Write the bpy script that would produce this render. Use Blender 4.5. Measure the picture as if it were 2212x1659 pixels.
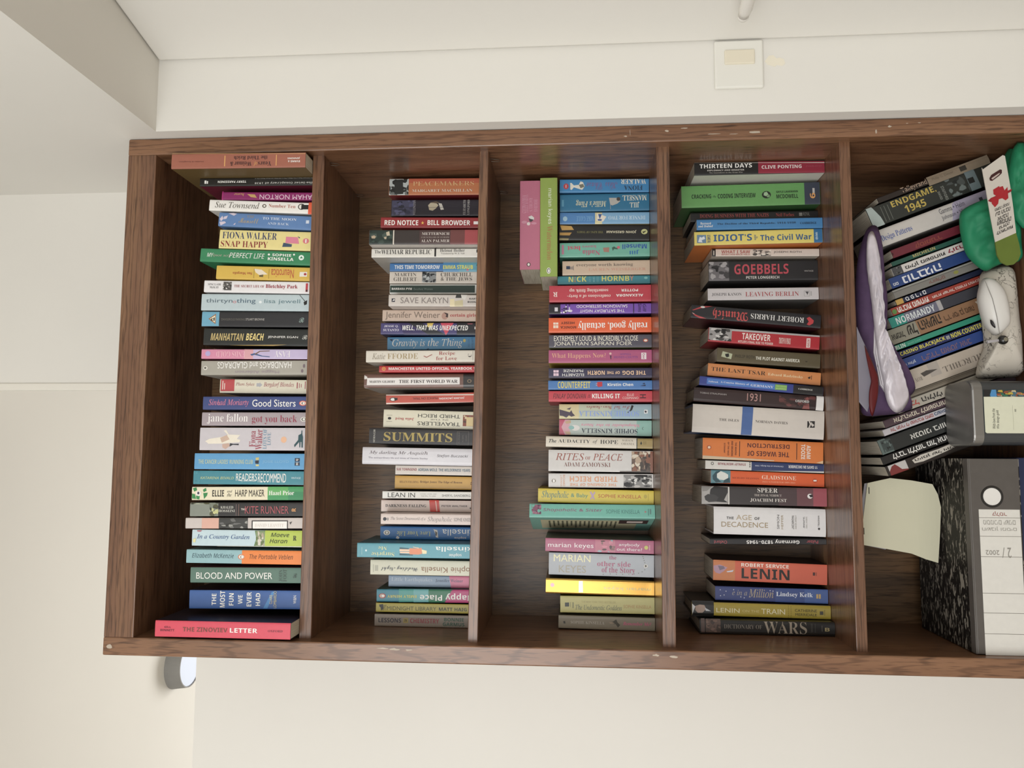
import bpy, bmesh, math, random
from mathutils import Vector, Matrix, noise
from bpy_extras import object_utils
scene = bpy.context.scene
for o in list(bpy.data.objects): bpy.data.objects.remove(o, do_unlink=True)
PI = math.pi
# ------------------------------------------------------------------ camera (held sideways: image left is up in the room)
cam_data = bpy.data.cameras.new('camera'); cam = bpy.data.objects.new('camera', cam_data)
scene.collection.objects.link(cam); scene.camera = cam
cam_data.sensor_width = 36.0; cam_data.lens = 36.0 * 1680.26 / 2212.0; cam_data.clip_start = .02
cam.matrix_world = Matrix([[0.004979, 0.995787, -0.091564, 0.359185], [0.077809, -0.091674, -0.992745, -1.368044], [-0.996956, -0.002182, -0.077938, 1.159901], [0.0, 0.0, 0.0, 1.0]])
# ------------------------------------------------------------------ light: soft daylight in the room and a window behind, to the left
world = bpy.data.worlds.new('room_daylight'); scene.world = world; world.use_nodes = True
wn = world.node_tree; bgn = wn.nodes['Background']
tc = wn.nodes.new('ShaderNodeTexCoord'); sx = wn.nodes.new('ShaderNodeSeparateXYZ'); rp = wn.nodes.new('ShaderNodeValToRGB')
mr = wn.nodes.new('ShaderNodeMapRange'); mr.inputs[1].default_value = -1; mr.inputs[2].default_value = 1
wn.links.new(tc.outputs['Generated'], sx.inputs[0]); wn.links.new(sx.outputs['Z'], mr.inputs[0]); wn.links.new(mr.outputs[0], rp.inputs[0])
rp.color_ramp.elements[0].color = (.30, .295, .29, 1); rp.color_ramp.elements[0].position = .25
rp.color_ramp.elements[1].color = (.98, .99, .985, 1); rp.color_ramp.elements[1].position = .62
wn.links.new(rp.outputs[0], bgn.inputs[0]); bgn.inputs[1].default_value = .66
def area(name, loc, target, sx_, sy_, power, col):
    l = bpy.data.lights.new(name, 'AREA'); l.shape = 'RECTANGLE'; l.size = sx_; l.size_y = sy_; l.energy = power; l.color = col
    o = bpy.data.objects.new(name, l); scene.collection.objects.link(o); o.location = loc
    o.rotation_euler = (Vector(target) - Vector(loc)).to_track_quat('-Z', 'Y').to_euler(); return o
area('window_daylight', (-.85, -2.8, 1.65), (.45, .1, 1.2), 2.5, 1.7, 66, (.985, .99, .98))
area('far_ceiling_fill', (-.5, 3.9, .7), (-.3, .9, 2.6), 2.2, 1.4, 96, (1.0, .985, .96))  # added fill light brightening the ceiling beyond the low wall; no known window there
vs = scene.view_settings; vs.view_transform = 'Standard'; vs.look = 'None'; vs.gamma = 1.0; vs.use_curve_mapping = False; vs.exposure = 0.0
scene.cycles.max_bounces = 8
# ------------------------------------------------------------------ helpers
def lin(h):
    def c(v): v /= 255.0; return v / 12.92 if v <= .04045 else ((v + .055) / 1.055) ** 2.4
    return (c(int(h[0:2], 16)), c(int(h[2:4], 16)), c(int(h[4:6], 16)), 1.0)
def ink(h):
    c = lin(h); g = .25 * c[0] + .65 * c[1] + .1 * c[2]; k = .09
    return tuple(v + (g - v) * k for v in c[:3]) + (1.0,)
def new_mat(name, rough=.5, spec=.5):
    m = bpy.data.materials.new(name); m.use_nodes = True; p = m.node_tree.nodes['Principled BSDF']
    p.inputs['Roughness'].default_value = rough; p.inputs['Specular IOR Level'].default_value = spec
    return m, m.node_tree, p
MC = {}
def mat(h, rough=.5, spec=.4, metal=0.0, vary=.06, scale=30.0, bump=0.0, name='paint'):
    key = (h, rough, spec, metal, vary, scale, bump)
    if key in MC: return MC[key]
    m, nt, p = new_mat(name + '_' + h, rough, spec); p.inputs['Metallic'].default_value = metal
    t = nt.nodes.new('ShaderNodeTexCoord'); n = nt.nodes.new('ShaderNodeTexNoise'); n.inputs['Scale'].default_value = scale; n.inputs['Detail'].default_value = 4
    nt.links.new(t.outputs['Object'], n.inputs['Vector'])
    r = nt.nodes.new('ShaderNodeValToRGB'); c = lin(h); nt.links.new(n.outputs['Fac'], r.inputs[0])
    r.color_ramp.elements[0].position = .3; r.color_ramp.elements[1].position = .7
    r.color_ramp.elements[0].color = tuple(v * (1 - vary) for v in c[:3]) + (1,); r.color_ramp.elements[1].color = tuple(min(1, v * (1 + vary)) for v in c[:3]) + (1,)
    nt.links.new(r.outputs[0], p.inputs['Base Color'])
    if bump:
        b = nt.nodes.new('ShaderNodeBump'); b.inputs['Strength'].default_value = bump; b.inputs['Distance'].default_value = .001
        nt.links.new(n.outputs['Fac'], b.inputs['Height']); nt.links.new(b.outputs[0], p.inputs['Normal'])
    MC[key] = m; return m
def cover_mat(name, rough, metal=0.0, coat=.0):
    m, nt, p = new_mat(name, rough, .45); p.inputs['Metallic'].default_value = metal; p.inputs['Coat Weight'].default_value = coat; p.inputs['Coat Roughness'].default_value = .25
    a = nt.nodes.new('ShaderNodeAttribute'); a.attribute_name = 'print_colour'
    t = nt.nodes.new('ShaderNodeTexCoord'); n = nt.nodes.new('ShaderNodeTexNoise'); n.inputs['Scale'].default_value = 90; n.inputs['Detail'].default_value = 3
    nt.links.new(t.outputs['Object'], n.inputs['Vector'])
    r = nt.nodes.new('ShaderNodeMapRange'); r.inputs[3].default_value = .94; r.inputs[4].default_value = 1.05; nt.links.new(n.outputs['Fac'], r.inputs[0])
    mx = nt.nodes.new('ShaderNodeVectorMath'); mx.operation = 'SCALE'; nt.links.new(a.outputs['Color'], mx.inputs[0]); nt.links.new(r.outputs[0], mx.inputs['Scale'])
    nt.links.new(mx.outputs[0], p.inputs['Base Color']); return m
M_COVER = cover_mat('printed_cover', .42, 0, .12); M_JACKET = cover_mat('glossy_jacket', .34, 0, .3); M_FOIL = cover_mat('gold_foil_cover', .2, .8, .2)
def page_mat():
    m, nt, p = new_mat('page_edges', .8, .2); t = nt.nodes.new('ShaderNodeTexCoord'); mp = nt.nodes.new('ShaderNodeMapping'); mp.inputs['Scale'].default_value = (2600, 20, 20)
    n = nt.nodes.new('ShaderNodeTexNoise'); n.inputs['Scale'].default_value = 1; n.inputs['Detail'].default_value = 2
    nt.links.new(t.outputs['Object'], mp.inputs[0]); nt.links.new(mp.outputs[0], n.inputs['Vector'])
    r = nt.nodes.new('ShaderNodeValToRGB'); r.color_ramp.elements[0].color = lin('a79c88'); r.color_ramp.elements[1].color = lin('d9d1c0'); r.color_ramp.elements[0].position = .3; r.color_ramp.elements[1].position = .65
    nt.links.new(n.outputs['Fac'], r.inputs[0]); nt.links.new(r.outputs[0], p.inputs['Base Color']); return m
M_PAGE = page_mat()
def wood(name, axis, dark, mid, light, rough=.33, ring=1.0, coat=.25, pores=1.0):
    m, nt, p = new_mat(name, rough, .5); N = nt.nodes; L = nt.links; t = N.new('ShaderNodeTexCoord')
    def mapped(along):
        mp = N.new('ShaderNodeMapping'); s = [1.0, 1.0, 1.0]; s[axis] = along; mp.inputs['Scale'].default_value = s; L.new(t.outputs['Object'], mp.inputs[0]); return mp
    def ramp(src, *stops):
        r = N.new('ShaderNodeValToRGB'); e = r.color_ramp.elements; e[0].position, e[0].color = stops[0]; e[1].position, e[1].color = stops[-1]
        for q in stops[1:-1]: k = e.new(q[0]); k.color = q[1]
        L.new(src, r.inputs[0]); return r
    def mult(a, b, f):
        x = N.new('ShaderNodeMix'); x.data_type = 'RGBA'; x.blend_type = 'MULTIPLY'; x.inputs[0].default_value = f; L.new(a, x.inputs[6]); L.new(b, x.inputs[7]); return x.outputs[2]
    m1 = mapped(.10); n1 = N.new('ShaderNodeTexNoise'); n1.inputs['Scale'].default_value = 18 * ring; n1.inputs['Detail'].default_value = 5; L.new(m1.outputs[0], n1.inputs['Vector'])
    base = ramp(n1.outputs['Fac'], (.3, lin(dark)), (.5, lin(mid)), (.72, lin(light)))
    w = N.new('ShaderNodeTexWave'); w.wave_type = 'RINGS'; w.rings_direction = 'SPHERICAL'; w.inputs['Scale'].default_value = 30 * ring; w.inputs['Distortion'].default_value = 7; w.inputs['Detail'].default_value = 3; w.inputs['Detail Scale'].default_value = 2.0
    m2 = mapped(.10); L.new(m2.outputs[0], w.inputs['Vector']); rings = ramp(w.outputs['Fac'], (.0, (.52, .48, .45, 1)), (.22, (1, 1, 1, 1)))
    m3 = mapped(.06); n3 = N.new('ShaderNodeTexNoise'); n3.inputs['Scale'].default_value = 330; n3.inputs['Detail'].default_value = 2; L.new(m3.outputs[0], n3.inputs['Vector']); pore = ramp(n3.outputs['Fac'], (.33, (.40, .36, .33, 1)), (.45, (1, 1, 1, 1)))
    col = mult(mult(base.outputs[0], rings.outputs[0], .75), pore.outputs[0], .8 * pores); L.new(col, p.inputs['Base Color'])
    b = N.new('ShaderNodeBump'); b.inputs['Strength'].default_value = .3; b.inputs['Distance'].default_value = .0006; L.new(n3.outputs['Fac'], b.inputs['Height']); L.new(b.outputs[0], p.inputs['Normal'])
    p.inputs['Coat Weight'].default_value = coat; p.inputs['Coat Roughness'].default_value = .22; return m
M_WZ = wood('oak_upright', 2, '6c4b36', '7d5940', '8d674b'); M_WX = wood('oak_shelf', 0, '654634', '75533d', '866347', .3, 1.3)
M_WB = wood('oak_back', 2, '503c29', '664d34', '78593c', .40, 1.8, .06); M_WB.node_tree.nodes['Principled BSDF'].inputs['Specular IOR Level'].default_value = .4
def link(name, me, m=None, parent=None):
    o = bpy.data.objects.new(name, me); scene.collection.objects.link(o)
    if m is not None:
        for mm in (m if isinstance(m, (list, tuple)) else [m]): me.materials.append(mm)
    if parent: o.parent = parent
    return o
def thing(name, label, cat, loc=(0, 0, 0), group=None, rot=(0, 0, 0)):
    o = bpy.data.objects.new(name, None); scene.collection.objects.link(o); o.location = loc; o.rotation_euler = rot; o.empty_display_size = .02
    o['label'] = label; o['category'] = cat
    if group: o['group'] = group
    return o
def tag(o, label, cat, group=None):
    o['label'] = label; o['category'] = cat
    if group: o['group'] = group
    return o
def structure(o): o['kind'] = 'structure'; return o
def from_bm(name, bm, m, parent=None, smooth=False):
    me = bpy.data.meshes.new(name); bm.normal_update(); bm.to_mesh(me); bm.free()
    if smooth:
        for p in me.polygons: p.use_smooth = True
    return link(name, me, m, parent)
def box(bm, x0, x1, y0, y1, z0, z1, mi=0, bevel=0.0, M=None):
    vs_ = [bm.verts.new((x, y, z)) for x in (x0, x1) for y in (y0, y1) for z in (z0, z1)]
    fs = [bm.faces.new([vs_[i] for i in f]) for f in ((0, 1, 3, 2), (4, 6, 7, 5), (0, 4, 5, 1), (2, 3, 7, 6), (0, 2, 6, 4), (1, 5, 7, 3))]
    for f in fs: f.material_index = mi
    if bevel:
        es = list({e for f in fs for e in f.edges}); r = bmesh.ops.bevel(bm, geom=es, offset=bevel, segments=2, profile=.5, affect='EDGES')
        for f in r['faces']: f.material_index = mi
        vs_ = list({v for f in r['faces'] for v in f.verts})
    if M is not None:
        for v in vs_:
            if v.is_valid: v.co = M @ v.co
def tube(bm, pts, r, seg=8, mi=0):
    pts = [Vector(p) for p in pts]; rings = []; up = Vector((0, 0, 1))
    for i, p in enumerate(pts):
        d = (pts[min(i + 1, len(pts) - 1)] - pts[max(i - 1, 0)]).normalized(); a = d.cross(up)
        if a.length < 1e-4: a = d.cross(Vector((1, 0, 0)))
        a.normalize(); b = d.cross(a); rr = r[i] if isinstance(r, (list, tuple)) else r
        rings.append([bm.verts.new(p + (a * math.cos(2 * PI * k / seg) + b * math.sin(2 * PI * k / seg)) * rr) for k in range(seg)])
    for A, B in zip(rings, rings[1:]):
        for k in range(seg): bm.faces.new((A[k], A[(k + 1) % seg], B[(k + 1) % seg], B[k])).material_index = mi
    bm.faces.new(rings[0][::-1]).material_index = mi; bm.faces.new(rings[-1]).material_index = mi
# ------------------------------------------------------------------ lettering (the built-in font; mathematical letters give serif, script and blackletter)
ALPH = {'b': (0x1D5D4, 0x1D5EE, 0x1D7EC), 'i': (0x1D608, 0x1D622, None), 'bi': (0x1D63C, 0x1D656, 0x1D7EC), 'S': (0x1D400, 0x1D41A, 0x1D7CE), 'L': (0x1D400, 0x1D41A, 0x1D7CE),
        'I': (0x1D434, 0x1D44E, None), 'J': (0x1D468, 0x1D482, None), 'C': (0x1D4D0, 0x1D4EA, None), 'F': (0x1D56C, 0x1D586, None), 'M': (0x1D670, 0x1D68A, 0x1D7F6)}
def restyle(t, f):
    if f not in ALPH: return t
    U, l, d = ALPH[f]; o = ''
    for c in t:
        if f == 'I' and c == 'h': o += '\u210E'
        elif 'A' <= c <= 'Z': o += chr(U + ord(c) - 65)
        elif 'a' <= c <= 'z': o += chr(l + ord(c) - 97)
        elif '0' <= c <= '9' and d: o += chr(d + ord(c) - 48)
        else: o += c
    return o
TCACHE = {}
def prepare(keys):
    """Turns all the lettering into outlines in one go, each scaled to a unit box."""
    obs = []
    for t, f in dict.fromkeys(keys):
        q = t[::-1] if any('\u0590' <= c <= '\u05ff' for c in t) else t
        c = bpy.data.curves.new('lettering', 'FONT'); c.body = restyle(q.replace('\u05d3', '\u05e8'), f); c.size = 1; c.resolution_u = 3
        c.offset = -.009 if f == 'L' else .02 if f == 'B' else 0
        o = bpy.data.objects.new('lettering', c); scene.collection.objects.link(o); obs.append((t, f, o, c))
    dg = bpy.context.evaluated_depsgraph_get()
    for t, f, o, c in obs:
        me = bpy.data.meshes.new_from_object(o.evaluated_get(dg)); vs_ = [(v.co.x, v.co.y) for v in me.vertices]; fs = [tuple(p.vertices) for p in me.polygons]; bpy.data.meshes.remove(me)
        if not vs_: vs_ = [(0, 0), (1, 0), (1, 1)]; fs = [(0, 1, 2)]
        x0 = min(v[0] for v in vs_); x1 = max(v[0] for v in vs_); y0 = min(v[1] for v in vs_); y1 = max(v[1] for v in vs_)
        TCACHE[(t, f)] = ([((x - x0) / max(1e-6, x1 - x0), (y - y0) / max(1e-6, y1 - y0)) for x, y in vs_], fs)
    for t, f, o, c in obs: bpy.data.objects.remove(o, do_unlink=True); bpy.data.curves.remove(c)
def text_shape(t, f):
    if (t, f) not in TCACHE: prepare([(t, f)])
    return TCACHE[(t, f)]
class Print:
    """Printed faces on a surface: positions are (u across, v along); surf(u, v, lift) gives the point in space."""
    def __init__(s, bm, layer, surf, half): s.bm = bm; s.cl = layer; s.surf = surf; s.k = 0; s.half = half
    def face(s, pts, col, lift):
        try: f = s.bm.faces.new([s.bm.verts.new(s.surf(u, v, lift)) for u, v in pts])
        except ValueError: return
        for l in f.loops: l[s.cl] = col
    def lift(s): s.k += 1; return .00014 + s.k * .00002
    def poly(s, pts, col, lift=None):
        lift = lift or s.lift()
        cuts = [-.94, -.82, -.6, .6, .82, .94]; parts = [pts]
        for c in cuts:
            c *= s.half; nxt = []
            for P in parts:
                if min(p[0] for p in P) < c - 1e-6 and max(p[0] for p in P) > c + 1e-6:
                    A = []; B = []
                    for a, b in zip(P, P[1:] + P[:1]):
                        (A if a[0] <= c else B).append(a)
                        if (a[0] < c) != (b[0] < c) and a[0] != b[0]:
                            t = (c - a[0]) / (b[0] - a[0]); q = (c, a[1] + t * (b[1] - a[1])); A.append(q); B.append(q)
                    nxt += [X for X in (A, B) if len(X) > 2]
                else: nxt.append(P)
            parts = nxt
        for P in parts: s.face(P, col, lift)
    def text(s, t, bx, col, f, r):
        vs_, fs = text_shape(t, f); u0, v0, u1, v1 = bx; lift = s.lift() + .0002; out = []
        for x, y in vs_:
            # x along the reading direction, y up; r turns it in the picture of the spine
            if r == 0: a, b = x, 1 - y
            elif r == 180: a, b = 1 - x, y
            elif r == 90: a, b = 1 - y, 1 - x
            elif r == 1: a, b = x, y
            elif r == 2: a, b = 1 - y, x
            else: a, b = y, x
            out.append(s.bm.verts.new(s.surf(u0 + (u1 - u0) * b, v0 + (v1 - v0) * a, lift)))
        for f_ in fs:
            try: q = s.bm.faces.new([out[i] for i in f_])
            except ValueError: continue
            for l in q.loops: l[s.cl] = col
    def run(s, pr):
        for p in pr:
            if p[0] == 'T': s.text(p[1], p[2], ink(p[3]), p[4], p[5])
            elif p[0] == 'G': s.poly([tuple(q) for q in p[2]], ink(p[1]))
            elif p[0] == 'E':
                u0, v0, u1, v1 = p[2]; s.poly([((u0 + u1) / 2 + (u1 - u0) / 2 * math.cos(2 * PI * i / 20), (v0 + v1) / 2 + (v1 - v0) / 2 * math.sin(2 * PI * i / 20)) for i in range(20)], ink(p[1]))
            elif p[0] == 'X':
                u0, v0, u1, v1 = p[1]; s.poly([(u0, v0), (u1, v0), (u1, v1), (u0, v1)], ink(p[2])); rn = random.Random(p[5]); w = abs(u1 - u0); h = abs(v1 - v0)
                um, uM = min(u0, u1), max(u0, u1); vm, vM = min(v0, v1), max(v0, v1)
                for i in range(p[4]):
                    cu = um + w * rn.random(); cv = vm + h * rn.random(); ru = w * rn.uniform(.06, .2); rv = h * rn.uniform(.05, .18); n = rn.randint(5, 8); ph = rn.random() * 6
                    pts = [(min(uM, max(um, cu + ru * rn.uniform(.6, 1.2) * math.cos(ph + 2 * PI * j / n))), min(vM, max(vm, cv + rv * rn.uniform(.6, 1.2) * math.sin(ph + 2 * PI * j / n)))) for j in range(n)]
                    s.poly(pts, ink(p[3][i % len(p[3])]))
BOOKS = [
['1',[.89906,-.01446,1.64935],.02789,.25572,.155,.01161,0,'P','a4624e','6a5530','brown paperback jutting out at the right end of the top shelf',[['G','e0a860',[[.00979,.15402],[.00977,.15218],[-.01058,.15218],[-.01056,.15402]]],['G','e0a860',[[.01011,.05562],[.01008,.05415],[-.01044,.05415],[-.01042,.05562]]],['T','the Third Reich',[.00859,.13584,.00139,.07196],'4a2c2c','S',180],['T','Years',[-.00251,.0894,-.01055,.06407],'4a2c2c','S',180],['T','of',[-.00142,.09766,-.01084,.09087],'e0a860','I',180],['T','Weimar &',[-.00201,.14264,-.01028,.10188],'4a2c2c','S',180],['T','EVANS &',[-.00104,.03286,-.0047,.0101],'f2f0ea','b',180],['T','JENKINS',[.0051,.03359,.00144,.0101],'f2f0ea','b',180],['T','Hodder & Stoughton',[.00054,.24085,-.00236,.19367],'6b3a34','s',180],['G','d8a46a',[[.01556,.25546],[.01196,.00026],[.01088,.00026],[.01499,.25546]]]],0],
['1',[.87637,.035,1.64928],.01534,.22442,.138,.01235,0,'P','24221f','6a1f33','black paperback lettered Conspiracy of 1938 upside down, on the top shelf',[['T','The Oster Conspiracy of 1938',[-.00042,.11524,-.00488,.0017],'f2f0ea','M',180],['T','The Unknown Story of the Military Plot to Kill Hitler and Avert World War II',[.00715,.11524,.00536,.00068],'d0cdc5','s',180],['T','TERRY PARSSINEN',[.00251,.1886,-.00181,.13249],'f2f0ea','b',180],['G','f2f0ea',[[.00341,.21514],[.00336,.21134],[-.00308,.21134],[-.00304,.21514]]],['G','f2f0ea',[[.00222,.2104],[.00219,.20812],[-.00311,.20812],[-.00309,.2104]]]],0],
['1',[.84675,.035,1.64941],.01486,.17952,.111,.02767,0,'P','8e1f66','7a1a50','magenta paperback with upside-down white capitals on the top shelf',[['T','AHAM NORTON',[.0029,.1049,-.00624,.00232],'e6c6d8','s',180],['T','home',[.00527,.15534,-.0003,.13588],'d8b060','I',180],['G','c8a060',[[.00353,.12984],[.00286,.11472],[-.00392,.11],[-.00249,.12228]]],['G','b02878',[[.00858,.17934],[.00858,.17706],[-.00856,.17706],[-.00858,.17934]]]],0],
['1',[.8232,.035,1.6498],.02101,.2033,.129,.05386,0,'P','efece6','dcd8d0','white paperback lettered Number Ten with a black door, top shelf',[['T','Sue Townsend',[.00731,.19194,-.00452,.10483],'5a5348','I',0],['E','6a6055',[.00515,.09915,-.00207,.09082]],['E','efece6',[.00335,.09688,-.00026,.09271]],['T','Number Ten',[.00548,.08646,-.00092,.03401],'b0563c','L',0],['E','3a3836',[.00831,.02909,-.00356,.01545]],['E','e8e4dc',[.00656,.02719,-.00188,.01924]],['G','22201f',[[.00598,.02265],[.00641,.00788],[-.00222,.00788],[-.00271,.02265]]],['G','e85a30',[[.01143,.00882],[.01165,.0002],[-.01165,.0002],[-.01165,.00882]]]],0],
['1',[.79433,.035,1.65003],.02643,.18347,.111,.06389,0,'P','5c83b8','5c83b8','blue paperback reading To The Moon and Back with pale leaves',[['T','TO THE MOON',[.00792,.09748,.00294,.03132],'e4e8f0','L',0],['T','AND BACK',[-.00172,.08708,-.0063,.04493],'d4dcea','L',0],['T','Mansell',[.0046,.14378,-.00549,.10504],'b0a080','C',0],['T','JILL',[.01022,.12923,.00517,.11449],'9a8e76','S',180],['G','d5c9d8',[[.00059,.18158],[.00677,.17686],[.00094,.17402],[-.00425,.17875]]],['G','d5c9d8',[[.00491,.17402],[.00763,.1659],[.00121,.16835],[-.00002,.17346]]],['G','d5c9d8',[[-.00539,.18158],[-.00387,.17119],[-.00668,.16835],[-.0122,.17875]]],['G','d5c9d8',[[.01217,.16552],[.01347,.15607],[.01185,.14851],[.00772,.15418]]],['G','d5c9d8',[[-.00947,.15418],[-.00571,.14945],[-.00966,.1504]]],['G','d4dcea',[[.00507,.01242],[.0053,.00637],[-.00088,.00637],[-.00114,.01242]]]],0],
['1',[.75918,.035,1.65001],.03585,.18061,.111,.04592,0,'P','e6d68a','e6d68a','pale yellow paperback reading Snap Happy with a pink suitcase',[['T','FIONA WALKER',[.01424,.17477,.00093,.06821],'2c3868','L',0],['T','SNAP HAPPY',[-.00316,.17703,-.01503,.08478],'8c1f2c','L',0],['G','dd8098',[[.00778,.05052],[.00733,.02736],[-.00525,.02416],[-.00454,.05089]]],['G','3a5068',[[-.0039,.05466],[-.00658,.03771],[-.01163,.03847],[-.01216,.05654]]],['G','3a5068',[[.00954,.0283],[.0069,.02303],[.00499,.02454]]],['E','dd7a80',[.00575,.01738,-.00471,.00533]],['T','1',[.00403,.01249,-.00299,.01023],'f2f0ea','s',0]],0],
['1',[.72582,.035,1.64984],.02532,.21679,.138,.05145,0,'P','2d8658','2d8658','green paperback reading Perfect Life in white capitals, top shelf',[['T','MY',[.00453,.20361,-.00311,.19136],'f2f0ea','i',0],['T','(not so)',[.00308,.19136,-.00324,.15934],'b8a8a0','I',0],['T','PERFECT LIFE',[.00645,.15972,-.00333,.09059],'f2f0ea','i',0],['T','SOPHIE',[.00755,.07609,.00242,.03917],'f2f0ea','b',0],['T','KINSELLA',[.00026,.084,-.0057,.03408],'f2f0ea','b',0],['E','f2f0ea',[.00726,.08494,.00334,.08061]],['E','f2f0ea',[.0086,.03596,.00505,.0322]],['E','e8f0ea',[.0066,.02466,-.00349,.0143]],['G','2d8658',[[.00439,.01958],[.00048,.01619],[-.00012,.02259]]],['G','efe8da',[[-.01291,.04067],[-.01291,.00022],[-.01291,.00022],[-.01291,.04067]]]],0],
['1',[.69615,.035,1.64966],.02559,.18412,.111,.0377,0,'P','d9b33f','d9b33f','mustard yellow paperback lettered Neurotica upside down, top shelf',[['T','Neurotica',[.00834,.07727,-.00821,.03322],'c0503a','s',180],['T','Sue Margolis',[.00225,.15188,-.00384,.11401],'a8402f','S',180],['G','e6d9c4',[[.00806,.11064],[.00657,.09602],[-.00202,.08383],[-.00388,.09977],[.00112,.10727]]],['G','6a5a30',[[-.00388,.09977],[-.00259,.09227],[-.0074,.09227],[-.00721,.09977]]],['G','e8e2d6',[[.00395,.02179],[.0043,.00754],[-.00464,.00754],[-.00498,.02179]]],['E','b03038',[.00228,.01391,-.00243,.00867]],['G','a88a30',[[.00842,.11102],[.00844,.10989],[-.01003,.10989],[-.01006,.11102]]],['G','a88a30',[[.00821,.08196],[.00824,.08102],[-.01028,.08102],[-.0103,.08196]]]],0],
['1',[.67025,.035,1.6495],.02229,.20712,.138,.02859,0,'P','e6e3e4','d8d4d4','white paperback lettered The Secret Life of, with small grey photo',[['T','SINCLAIR',[.00569,.19982,.00191,.17435],'55504e','L',0],['T','McKAY',[.00027,.19607,-.00382,.17809],'55504e','L',0],['X',[.00913,.17023,-.00709,.15338],'555250',['d8d4d0','222020','8a8682'],16,3],['T','THE SECRET LIFE OF',[.00364,.14813,-.00129,.08971],'a0504e','L',0],['T','Bletchley Park',[.00524,.0869,-.00357,.0251],'a02838','S',0],['G','c03040',[[.00843,.00956],[.0085,.00544],[-.00774,.00544],[-.0078,.00956]]],['G','222020',[[-.00369,.00881],[-.00364,.00581],[-.00737,.00581],[-.00742,.00881]]]],0],
['1',[.64167,.035,1.64947],.03123,.21108,.138,.01885,0,'P','b9c9ce','b9c9ce','pale blue paperback lettered thirtynothing in outlined letters',[['T','thirtyn',[.00691,.20211,-.00323,.15035],'5a6c78','s',0],['T','o',[.0028,.14941,-.00172,.14287],'d07880','s',0],['T','thing',[.00745,.1425,-.00361,.1055],'4a6478','s',0],['E','e4eaec',[.00324,.09896,-.00168,.09335]],['T','lisa jewell',[.0065,.0883,-.0033,.01953],'6a8890','s',0],['G','1c1a1a',[[.00121,.01299],[.00538,.00608],[-.00246,.00645],[-.00473,.01112]]],['G','1c1a1a',[[.0151,.02177],[.01511,.02065],[.00274,.00925],[.00235,.01056]]]],0],
['1',[.60993,.035,1.64937],.02807,.20919,.138,.01403,0,'P','26262a','26262a','black paperback with a pale blue square and warning triangle',[['G','6aa8c4',[[.01428,.20882],[.01428,.17526],[-.01298,.17526],[-.01333,.20882]]],['G','a06a38',[[.00064,.19614],[.01051,.18179],[-.00927,.18179]]],['G','efe6c8',[[.00066,.19316],[.0075,.18309],[-.00646,.18309]]],['T','d',[.00331,.19129,-.00307,.18384],'1c1a1a','b',0],['T','DANGEROUS PARKING',[.00188,.1706,-.00234,.12492],'6a665e','s',0],['T','STUART BROWNE',[.0021,.12343,-.0021,.08726],'b8b4ae','s',0],['T','R',[.00362,.02052,-.00554,.01026],'9ab0aa','C',0]],0],
['1',[.57586,.035,1.64948],.03167,.20392,.129,.01908,0,'P','1f2220','2b2a20','black paperback lettered Manhattan Beach in gold capitals',[['T','MANHATTAN',[.00639,.19015,-.00712,.12578],'c8b070','bi',0],['T','BEACH',[.00702,.12168,-.00643,.08708],'e8d080','bi',0],['T','JENNIFER EGAN',[.00271,.07926,-.00228,.02159],'f2f0ea','s',0],['T','R',[.00478,.0134,-.00339,.00298],'c8c8c0','C',0],['G','a88a40',[[-.01575,.15517],[-.01341,.04168],[-.01609,.06773],[-.01609,.12355]]]],0],
['1',[.54484,.035,1.64925],.01785,.20702,.138,.00873,0,'P','d98ba8','b8567a','pink and lilac paperback lettered Easy upside down',[['G','dba0a8',[[.00917,.12442],[.00917,.10586],[-.00917,.10586],[-.00917,.12442]]],['G','c3b4d6',[[.00917,.10679],[.00917,.00021],[-.00917,.00021],[-.00917,.10679]]],['T','EASY',[.00616,.06539,-.0056,.03533],'e6dfe6','L',180],['T','ENDS GOLD',[.00517,.17788,-.00549,.12219],'eeb8c4','L',180],['E','b8a8d8',[.00561,.19959,-.00426,.18939]],['G','3a5a88',[[-.00039,.11236],[.00182,.104],[-.00304,.08915],[-.00427,.0743],[-.00573,.07523],[-.00432,.09101],[-.00127,.104],[-.00311,.10957]]],['G','7a5a48',[[.00054,.104],[.00603,.09472],[.00666,.07523],[.0052,.07523],[.0044,.09379],[-.00127,.10215]]]],0],
['1',[.52011,.035,1.64917],.02656,.20651,.129,0,0,'P','a8a398','a8a398','grey paperback lettered Handbags and Gladrags upside down in white',[['T','HANDBAGS and GLADRAGS',[.0109,.17501,-.00121,.0327],'f0eeea','s',180],['T','Maggie Alderson',[-.00399,.14017,-.01089,.05586],'9a8c94','s',180],['E','e8e4da',[.0036,.20225,-.00372,.19428]],['E','6a665e',[.00232,.20095,-.00226,.19614]],['E','7a6a70',[.00673,.01083,-.00074,.00639]],['E','7a6a70',[-.00291,.01417,-.00967,.00954]]],0],
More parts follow.
